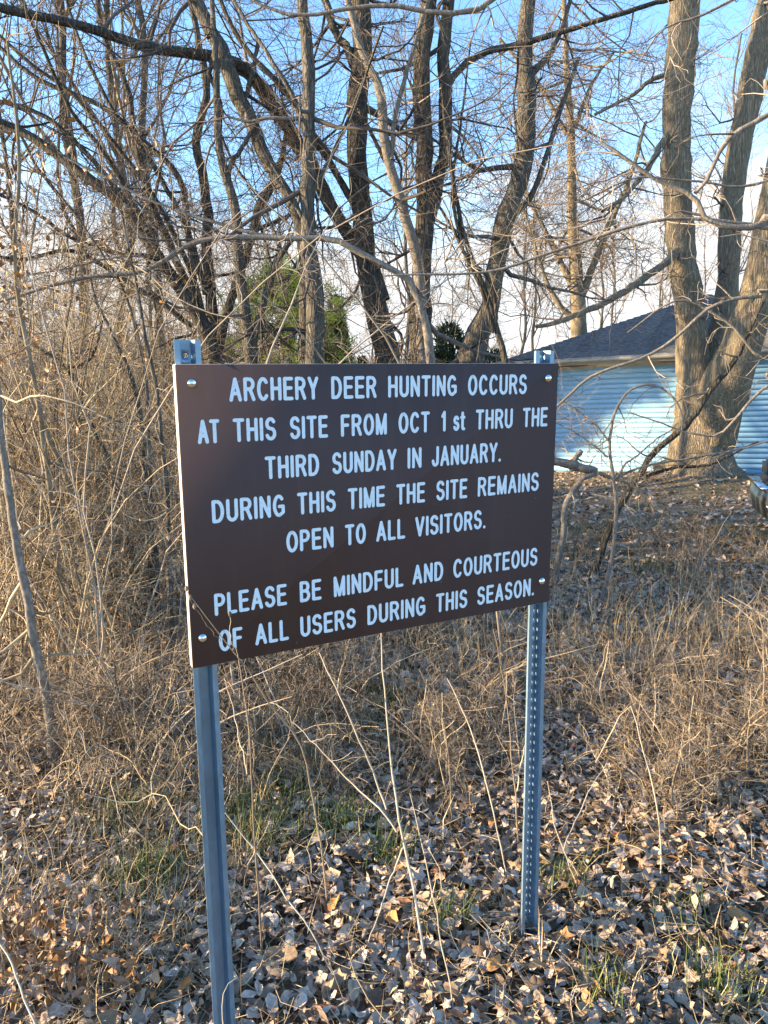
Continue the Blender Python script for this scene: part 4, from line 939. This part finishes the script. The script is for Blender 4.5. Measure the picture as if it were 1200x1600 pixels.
# ------------------------------------------------------------------ the sign
def glyphs():
    def arc(cx, cy, rx, ry, a0, a1, n=9):
        return [(cx + rx * math.cos(math.radians(a0 + (a1 - a0) * i / (n - 1))), cy + ry * math.sin(math.radians(a0 + (a1 - a0) * i / (n - 1)))) for i in range(n)]
    G = {}
    G['A'] = (.50, [[(0, 0), (.25, 1), (.50, 0)], [(.085, .31), (.415, .31)]])
    G['B'] = (.44, [[(0, 0), (0, 1), (.22, 1)] + arc(.22, .765, .19, .235, 90, -90) + [(0, .53)], [(.22, .53)] + arc(.23, .265, .21, .265, 90, -90) + [(0, 0)]])
    G['C'] = (.47, [arc(.25, .5, .25, .5, 42, 318, 19)])
    G['D'] = (.46, [[(0, 0), (0, 1), (.18, 1)] + arc(.18, .5, .28, .5, 90, -90, 13) + [(0, 0)]])
    G['E'] = (.40, [[(.40, 1), (0, 1), (0, 0), (.40, 0)], [(0, .53), (.36, .53)]])
    G['F'] = (.38, [[(.38, 1), (0, 1), (0, 0)], [(0, .52), (.33, .52)]])
    G['G'] = (.50, [arc(.25, .5, .25, .5, 45, 300, 17) + [(.49, .14), (.49, .46), (.28, .46)]])
    G['H'] = (.44, [[(0, 0), (0, 1)], [(.44, 0), (.44, 1)], [(0, .52), (.44, .52)]])
    G['I'] = (.0, [[(0, 0), (0, 1)]])
    G['J'] = (.34, [[(.34, 1), (.34, .24)] + arc(.17, .24, .17, .24, 0, -180, 9)])
    G['L'] = (.36, [[(0, 1), (0, 0), (.36, 0)]])
    G['M'] = (.54, [[(0, 0), (0, 1), (.27, .0), (.54, 1), (.54, 0)]])
    G['N'] = (.44, [[(0, 0), (0, 1), (.44, 0), (.44, 1)]])
    G['O'] = (.50, [arc(.25, .5, .25, .5, 90, 450, 25)])
    G['P'] = (.42, [[(0, 0), (0, 1), (.21, 1)] + arc(.21, .74, .21, .26, 90, -90) + [(0, .48)]])
    G['R'] = (.46, [[(0, 0), (0, 1), (.23, 1)] + arc(.23, .755, .21, .245, 90, -90) + [(0, .51)], [(.22, .51), (.30, .42), (.46, 0)]])
    G['S'] = (.44, [arc(.22, .755, .205, .245, 25, 235, 11) + [(.22, .515)] + arc(.22, .26, .22, .26, 60, -160, 12)])
    G['T'] = (.44, [[(0, 1), (.44, 1)], [(.22, 1), (.22, 0)]])
    G['U'] = (.44, [[(0, 1), (0, .27)] + arc(.22, .27, .22, .27, 180, 360, 11) + [(.44, 1)]])
    G['V'] = (.48, [[(0, 1), (.24, 0), (.48, 1)]])
    G['Y'] = (.46, [[(0, 1), (.23, .45), (.46, 1)], [(.23, .45), (.23, 0)]])
    G['1'] = (.17, [[(0, .78), (.17, 1), (.17, 0)]])
    G['s'] = (.34, [arc(.17, .53, .155, .17, 25, 235, 9) + [(.17, .355)] + arc(.17, .185, .17, .185, 60, -160, 10)])
    G['t'] = (.26, [[(.11, .92), (.11, .10), (.16, .02), (.25, .01)], [(0, .68), (.25, .68)]])
    G['.'] = (.0, [[(0, .0), (.0, .012)]])
    return G
WORDS = [(-.0727, [("ARCHERY", .1014, .2901), ("DEER", .3187, .4248), ("HUNTING", .4529, .6302), ("OCCURS", .6603, .8295)]),
         (-.1525, [("AT", .0355, .0793), ("THIS", .1059, .1954), ("SITE", .2247, .3096), ("FROM", .3393, .4495), ("OCT", .4785, .5589), ("1", .5881, .6013), ("st", .6214, .655), ("THRU", .6836, .7904), ("THE", .8205, .8972)]),
         (-.2318, [("THIRD", .1688, .2879), ("SUNDAY", .3177, .4738), ("IN", .5015, .5379), ("JANUARY.", .5648, .7586)]),
         (-.3122, [("DURING", .0557, .209), ("THIS", .2364, .3246), ("TIME", .3532, .4443), ("THE", .4727, .5479), ("SITE", .5776, .6636), ("REMAINS", .6934, .877)]),
         (-.3918, [("OPEN", .2096, .3178), ("TO", .3453, .3961), ("ALL", .4217, .4958), ("VISITORS.", .5221, .7181)]),
         (-.5052, [("PLEASE", .0512, .2071), ("BE", .2365, .2868), ("MINDFUL", .316, .4913), ("AND", .5155, .5991), ("COURTEOUS", .6273, .8812)]),
         (-.5842, [("OF", .0566, .1072), ("ALL", .1339, .209), ("USERS", .2355, .3688), ("DURING", .3978, .551), ("THIS", .5797, .6692), ("SEASON.", .6979, .8738)])]
def sign():
    # pose fitted to the photograph: top left corner, right and up axes in camera space
    def w2(v): return RC * v[0] + UC * v[1] + F0 * v[2]
    TL = CAMP + w2((-.39355553, .27801629, 1.38406379)); X = nrm(w2((.88790871, .0932809, .45173595))); Zt = w2((-.00490901, .98104138, -.19373619))
    Z_ = nrm(Zt - X * (Zt @ X)); Yb = np.cross(Z_, X)
    W, H, TH = .925, .6096, .019
    mt, t, b = mat('brown_board', .85, 0, .12)
    f = noise(t, 350, 3); f2 = noise(t, 4, 4)
    t.links.new(mixc(t, ramp(t, [(.3, (0, 0, 0)), (.7, (1, 1, 1))], f2), (.068, .047, .047), (.078, .055, .055)), b.inputs['Base Color']); bump(t, b, f, .12, .0006); brown = mt
    sp_ = noise(t, 95, 2); st_ = noise(t, 30, 5, mscale=(1, 1, .12)); bc = b.inputs['Base Color'].links[0].from_socket
    c = mixc(t, ramp(t, [(.52, (0, 0, 0)), (.80, (.3, .3, .3))], st_), bc, (.11, .085, .078)); c = mixc(t, ramp(t, [(.755, (0, 0, 0)), (.775, (1, 1, 1))], sp_), c, (.20, .17, .15)); t.links.new(c, b.inputs['Base Color'])
    mt, t, b = mat('white_core', .5, 0, .35); f = noise(t, 60, 3)
    t.links.new(ramp(t, [(.3, (.66, .63, .60)), (.6, (.78, .75, .72))], f), b.inputs['Base Color']); core = mt
    mt, t, b = mat('white_letter', .55, 0, .3); f = noise(t, 160, 4); f2 = noise(t, 420, 2)
    c = ramp(t, [(.25, (.50, .60, .68)), (.5, (.62, .74, .84))], f)
    c = mixc(t, ramp(t, [(.70, (0, 0, 0)), (.74, (1, 1, 1))], f2), c, (.16, .13, .12)); t.links.new(c, b.inputs['Base Color']); lett = mt
    mt, t, b = mat('galvanized_steel', .42, .6, .5); f = noise(t, 70, 4, mscale=(1, 1, .35)); f2 = noise(t, 8, 4, mscale=(1, 1, .3)); f3 = noise(t, 260, 2)
    c = ramp(t, [(.3, (.17, .27, .38)), (.7, (.25, .38, .52))], f2); c = mixc(t, .3, c, ramp(t, [(.3, (.45, .45, .45)), (.65, (1, 1, 1))], f), 'MULTIPLY')
    c = mixc(t, ramp(t, [(.72, (0, 0, 0)), (.76, (.7, .7, .7))], f3), c, (.10, .10, .11)); t.links.new(c, b.inputs['Base Color'])
    t.links.new(ramp(t, [(.3, (.34, .34, .34)), (.7, (.55, .55, .55))], f), b.inputs['Roughness']); bump(t, b, f3, .1, .001); galv = mt
    mt, t, b = mat('bolt_zinc', .2, 1, .5); b.inputs['Base Color'].default_value = (.72, .74, .76, 1); f = noise(t, 300, 2); bump(t, b, f, .25, .001); zinc = mt
    # base: foot of the middle between the posts
    PXL, PXR = .0303, .8949
    mid = TL + X * (W / 2) + Yb * TH; s = (mid[2] - float(ground(mid[0], mid[1]))) / Z_[2]; base = mid - Z_ * s
    root = empty('park_sign', base); R3 = Matrix(((X[0], Yb[0], Z_[0]), (X[1], Yb[1], Z_[1]), (X[2], Yb[2], Z_[2]))); root.rotation_euler = R3.to_euler()
    tag(root, 'brown board with white hunting notice lettering bolted to two steel posts', 'sign')
    o3 = R3.transposed() @ Vector(TL - base)      # top left corner in local coordinates
    ox, oy, oz = o3.x, o3.y, o3.z
    # panel: white core with brown face sheet, edges eased
    def slab(x0, x1, y0, y1, z0, z1, bv, mb):
        prof = [(x0 + bv, z0), (x1 - bv, z0), (x1, z0 + bv), (x1, z1 - bv), (x1 - bv, z1), (x0 + bv, z1), (x0, z1 - bv), (x0, z0 + bv)]; return mb.prism(prof, y0, y1)
    pn = slab(ox, ox + W, oy + .0016, oy + TH, oz - H, oz, .002, MB()).build('panel', core, root)
    slab(ox + .0004, ox + W - .0004, oy, oy + .0014, oz - H + .0004, oz - .0004, .002, MB()).build('face_sheet', brown, pn)
    # lettering
    G = glyphs(); CAP = .0470; RAD = .0036; lay = 0
    for zb, ws in WORDS:
        li = 0
        for word, xa, xb in ws:
            gap = .30; tot = sum(G[ch][0] for ch in word) + gap * (len(word) - 1)
            if word in ('1',): xa, xb = xa + .001, xb
            sx = (xb - xa - 2 * RAD) / tot; cx = xa + RAD
            for ch in word:
                wd, strokes = G[ch]; mb = MB()
                for st in strokes:
                    P = np.array([(cx + x_ * sx, zb + RAD + y_ * (CAP - 2 * RAD)) for x_, y_ in st])
                    li += 1; yy = oy - .0004 - .000012 * (li % 40)
                    P3 = lambda A: np.column_stack([ox + A[:, 0], np.full(len(A), yy), oz + A[:, 1]])
                    closed = np.linalg.norm(P[0] - P[-1]) < 1e-6
                    # ribbon with mitred joints
                    D = np.diff(P, axis=0); D /= np.linalg.norm(D, axis=1, keepdims=True); Nn = np.column_stack([-D[:, 1], D[:, 0]])
                    smooth_ = [True] * len(P)
                    NP = np.zeros_like(P)
                    # split at sharp corners: segments drawn as separate rectangles plus joint discs
                    for i in range(len(P) - 1):
                        na = Nn[i]; nb_ = Nn[i]
                        if i > 0 and Nn[i - 1] @ Nn[i] > .8: na = (Nn[i - 1] + Nn[i]); na = na / np.linalg.norm(na); na = na / max(na @ Nn[i], .5)
                        if i < len(P) - 2 and Nn[i + 1] @ Nn[i] > .8: nb_ = (Nn[i + 1] + Nn[i]); nb_ = nb_ / np.linalg.norm(nb_); nb_ = nb_ / max(nb_ @ Nn[i], .5)
                        A = np.array([P[i] - na * RAD, P[i + 1] - nb_ * RAD, P[i + 1] + nb_ * RAD, P[i] + na * RAD]); V = P3(A)
                        V[:, 1] -= .000012 * .5 * (i % 2); mb.add(V, quads=[(0, 1, 2, 3)])
                    for i in range(len(P)):
                        endp = (i in (0, len(P) - 1)); corner = (not endp) and Nn[i - 1] @ Nn[i] <= .8
                        if endp or corner:
                            th = np.linspace(0, 2 * PI, 13)[:-1]; A = P[i] + RAD * np.column_stack([np.cos(th), np.sin(th)]); V = P3(A); V[:, 1] -= .000004 * (1 + i % 3)
                            mb.add(V, tris=[(0, k + 1, k + 2) for k in range(10)])
                cx += (wd + gap) * sx
                mb.build('letter', lett, pn)
    # bolts with washers
    for bx, bz in ((.0303, -.036), (.8949, -.036), (.0242, -.5478), (.8990, -.5505)):
        mb = MB(); prof = [(.0098, 0), (.0098, .0012), (.0086, .0022), (.0076, .0040), (.0055, .0056), (.0030, .0065), (.0005, .0068)]
        P = np.array([[ox + bx, oy - d_, oz + bz] for _, d_ in prof]); mb.tubes(P, np.array([r_ for r_, _ in prof]), 20); mb.build('bolt', zinc, root, smooth=True)
    # posts: U-channel with holes in the web
    def post(xc, lead, zt, zb, hole_to, rh=.0055, ws=1.0, lean=0.0):
        mb = MB(); y0 = oy + TH + .0008; t_ = .0018
        prof = [(-.0285, 0), (-.0165, 0), (-.0120, .0235), (.0120, .0235), (.0165, 0), (.0285, 0)]
        inn = [(-.0285, t_), (-.0179, t_), (-.0134, .0235 + t_), (.0134, .0235 + t_), (.0179, t_), (.0285, t_)]
        segs = [(0, 1), (1, 2), (3, 4), (4, 5)]
        X_ = ox + xc
        for a, b_ in segs:
            for pr, fl in ((prof, False), (inn, True)):
                V = [(X_ + pr[a][0], y0 + pr[a][1], zb), (X_ + pr[b_][0], y0 + pr[b_][1], zb), (X_ + pr[b_][0], y0 + pr[b_][1], zt), (X_ + pr[a][0], y0 + pr[a][1], zt)]
                mb.add(V, quads=[(0, 1, 2, 3) if not fl else (3, 2, 1, 0)])
        for k, z in ((0, zt), (1, zb)):   # end caps
            for i in range(5):
                V = [(X_ + prof[i][0], y0 + prof[i][1], z), (X_ + prof[i + 1][0], y0 + prof[i + 1][1], z), (X_ + inn[i + 1][0], y0 + inn[i + 1][1], z), (X_ + inn[i][0], y0 + inn[i][1], z)]; mb.add(V, quads=[(0, 1, 2, 3)])
        for i in (0, 5):
            V = [(X_ + prof[i][0], y0 + prof[i][1], zb), (X_ + inn[i][0], y0 + inn[i][1], zb), (X_ + inn[i][0], y0 + inn[i][1], zt), (X_ + prof[i][0], y0 + prof[i][1], zt)]; mb.add(V, quads=[(0, 1, 2, 3)])
        # web with holes: 25.4 mm cells
        pitch = .0254; z = zt; hw = .0120; n = 12; th = np.array([2 * PI * (k + .5) / n for k in range(n)])
        sq = []
        for a in th:
            c_, s_ = math.cos(a), math.sin(a); k = 1 / max(abs(c_), abs(s_)); sq.append((c_ * k, s_ * k))
        sq = np.array(sq)
        first = lead > 0
        while z > zb + 1e-6:
            z2 = max(z - (lead if first else pitch), zb); first = False; zc = (z + z2) / 2; hh = (z - z2) / 2
            if hh > .0126 and hh < .0128 and hole_to(zc):
                O_ = np.column_stack([sq[:, 0] * hw, sq[:, 1] * hh]); I_ = np.column_stack([np.cos(th) * rh, np.sin(th) * rh]); V = []
                for yy in (.0235, .0235 + t_):
                    wx = 1.0 if yy < .024 else .0134 / .0120
                    V += [(X_ + a * wx, y0 + yy, zc + b_) for a, b_ in O_]; V += [(X_ + a, y0 + yy, zc + b_) for a, b_ in I_]
                Q = []
                for k in range(n):
                    j = (k + 1) % n; Q += [(j, n + j, n + k, k), (3 * n + k, 3 * n + j, 2 * n + j, 2 * n + k), (n + k, n + j, 3 * n + j, 3 * n + k)]
                mb.add(V, quads=Q)
                # squares' corners: the sampled outline skips them, so add the four triangles
                for f_ in (0, 1):
                    wx = 1.0 if f_ == 0 else .0134 / .0120
                    for sx_, sz_ in ((1, 1), (-1, 1), (-1, -1), (1, -1)):
                        cand = sorted(range(n), key=lambda k: abs(sq[k][0] - sx_) + abs(sq[k][1] - sz_))[:2]
                        mb.add([(X_ + sx_ * hw * wx, y0 + .0235 + f_ * t_, zc + sz_ * hh)] + [(X_ + O_[k][0] * wx, y0 + .0235 + f_ * t_, zc + O_[k][1]) for k in cand], tris=[(0, 1, 2) if (sx_ * sz_ > 0) == (cand[0] > cand[1]) else (0, 2, 1)])
            else:
                for f_ in (0, 1):
                    wx = 1.0 if f_ == 0 else .0134 / .0120; yy = y0 + .0235 + f_ * t_
                    mb.add([(X_ - hw * wx, yy, z2), (X_ + hw * wx, yy, z2), (X_ + hw * wx, yy, z), (X_ - hw * wx, yy, z)], quads=[(0, 1, 2, 3)])
            z = z2
        mb.V = [np.column_stack([X_ + (v[:, 0] - X_) * ws - lean * (v[:, 2] - oz), v[:, 1], v[:, 2]]) for v in mb.V]
        mb.build('post', galv, root)
    post(PXL, .0163, oz + .046, oz - 1.75, lambda z: z > oz - .30, .0048, .89)
    post(PXR + .004, 0, oz + .030, oz - 1.75, lambda z: True, lean=.013)
sign()
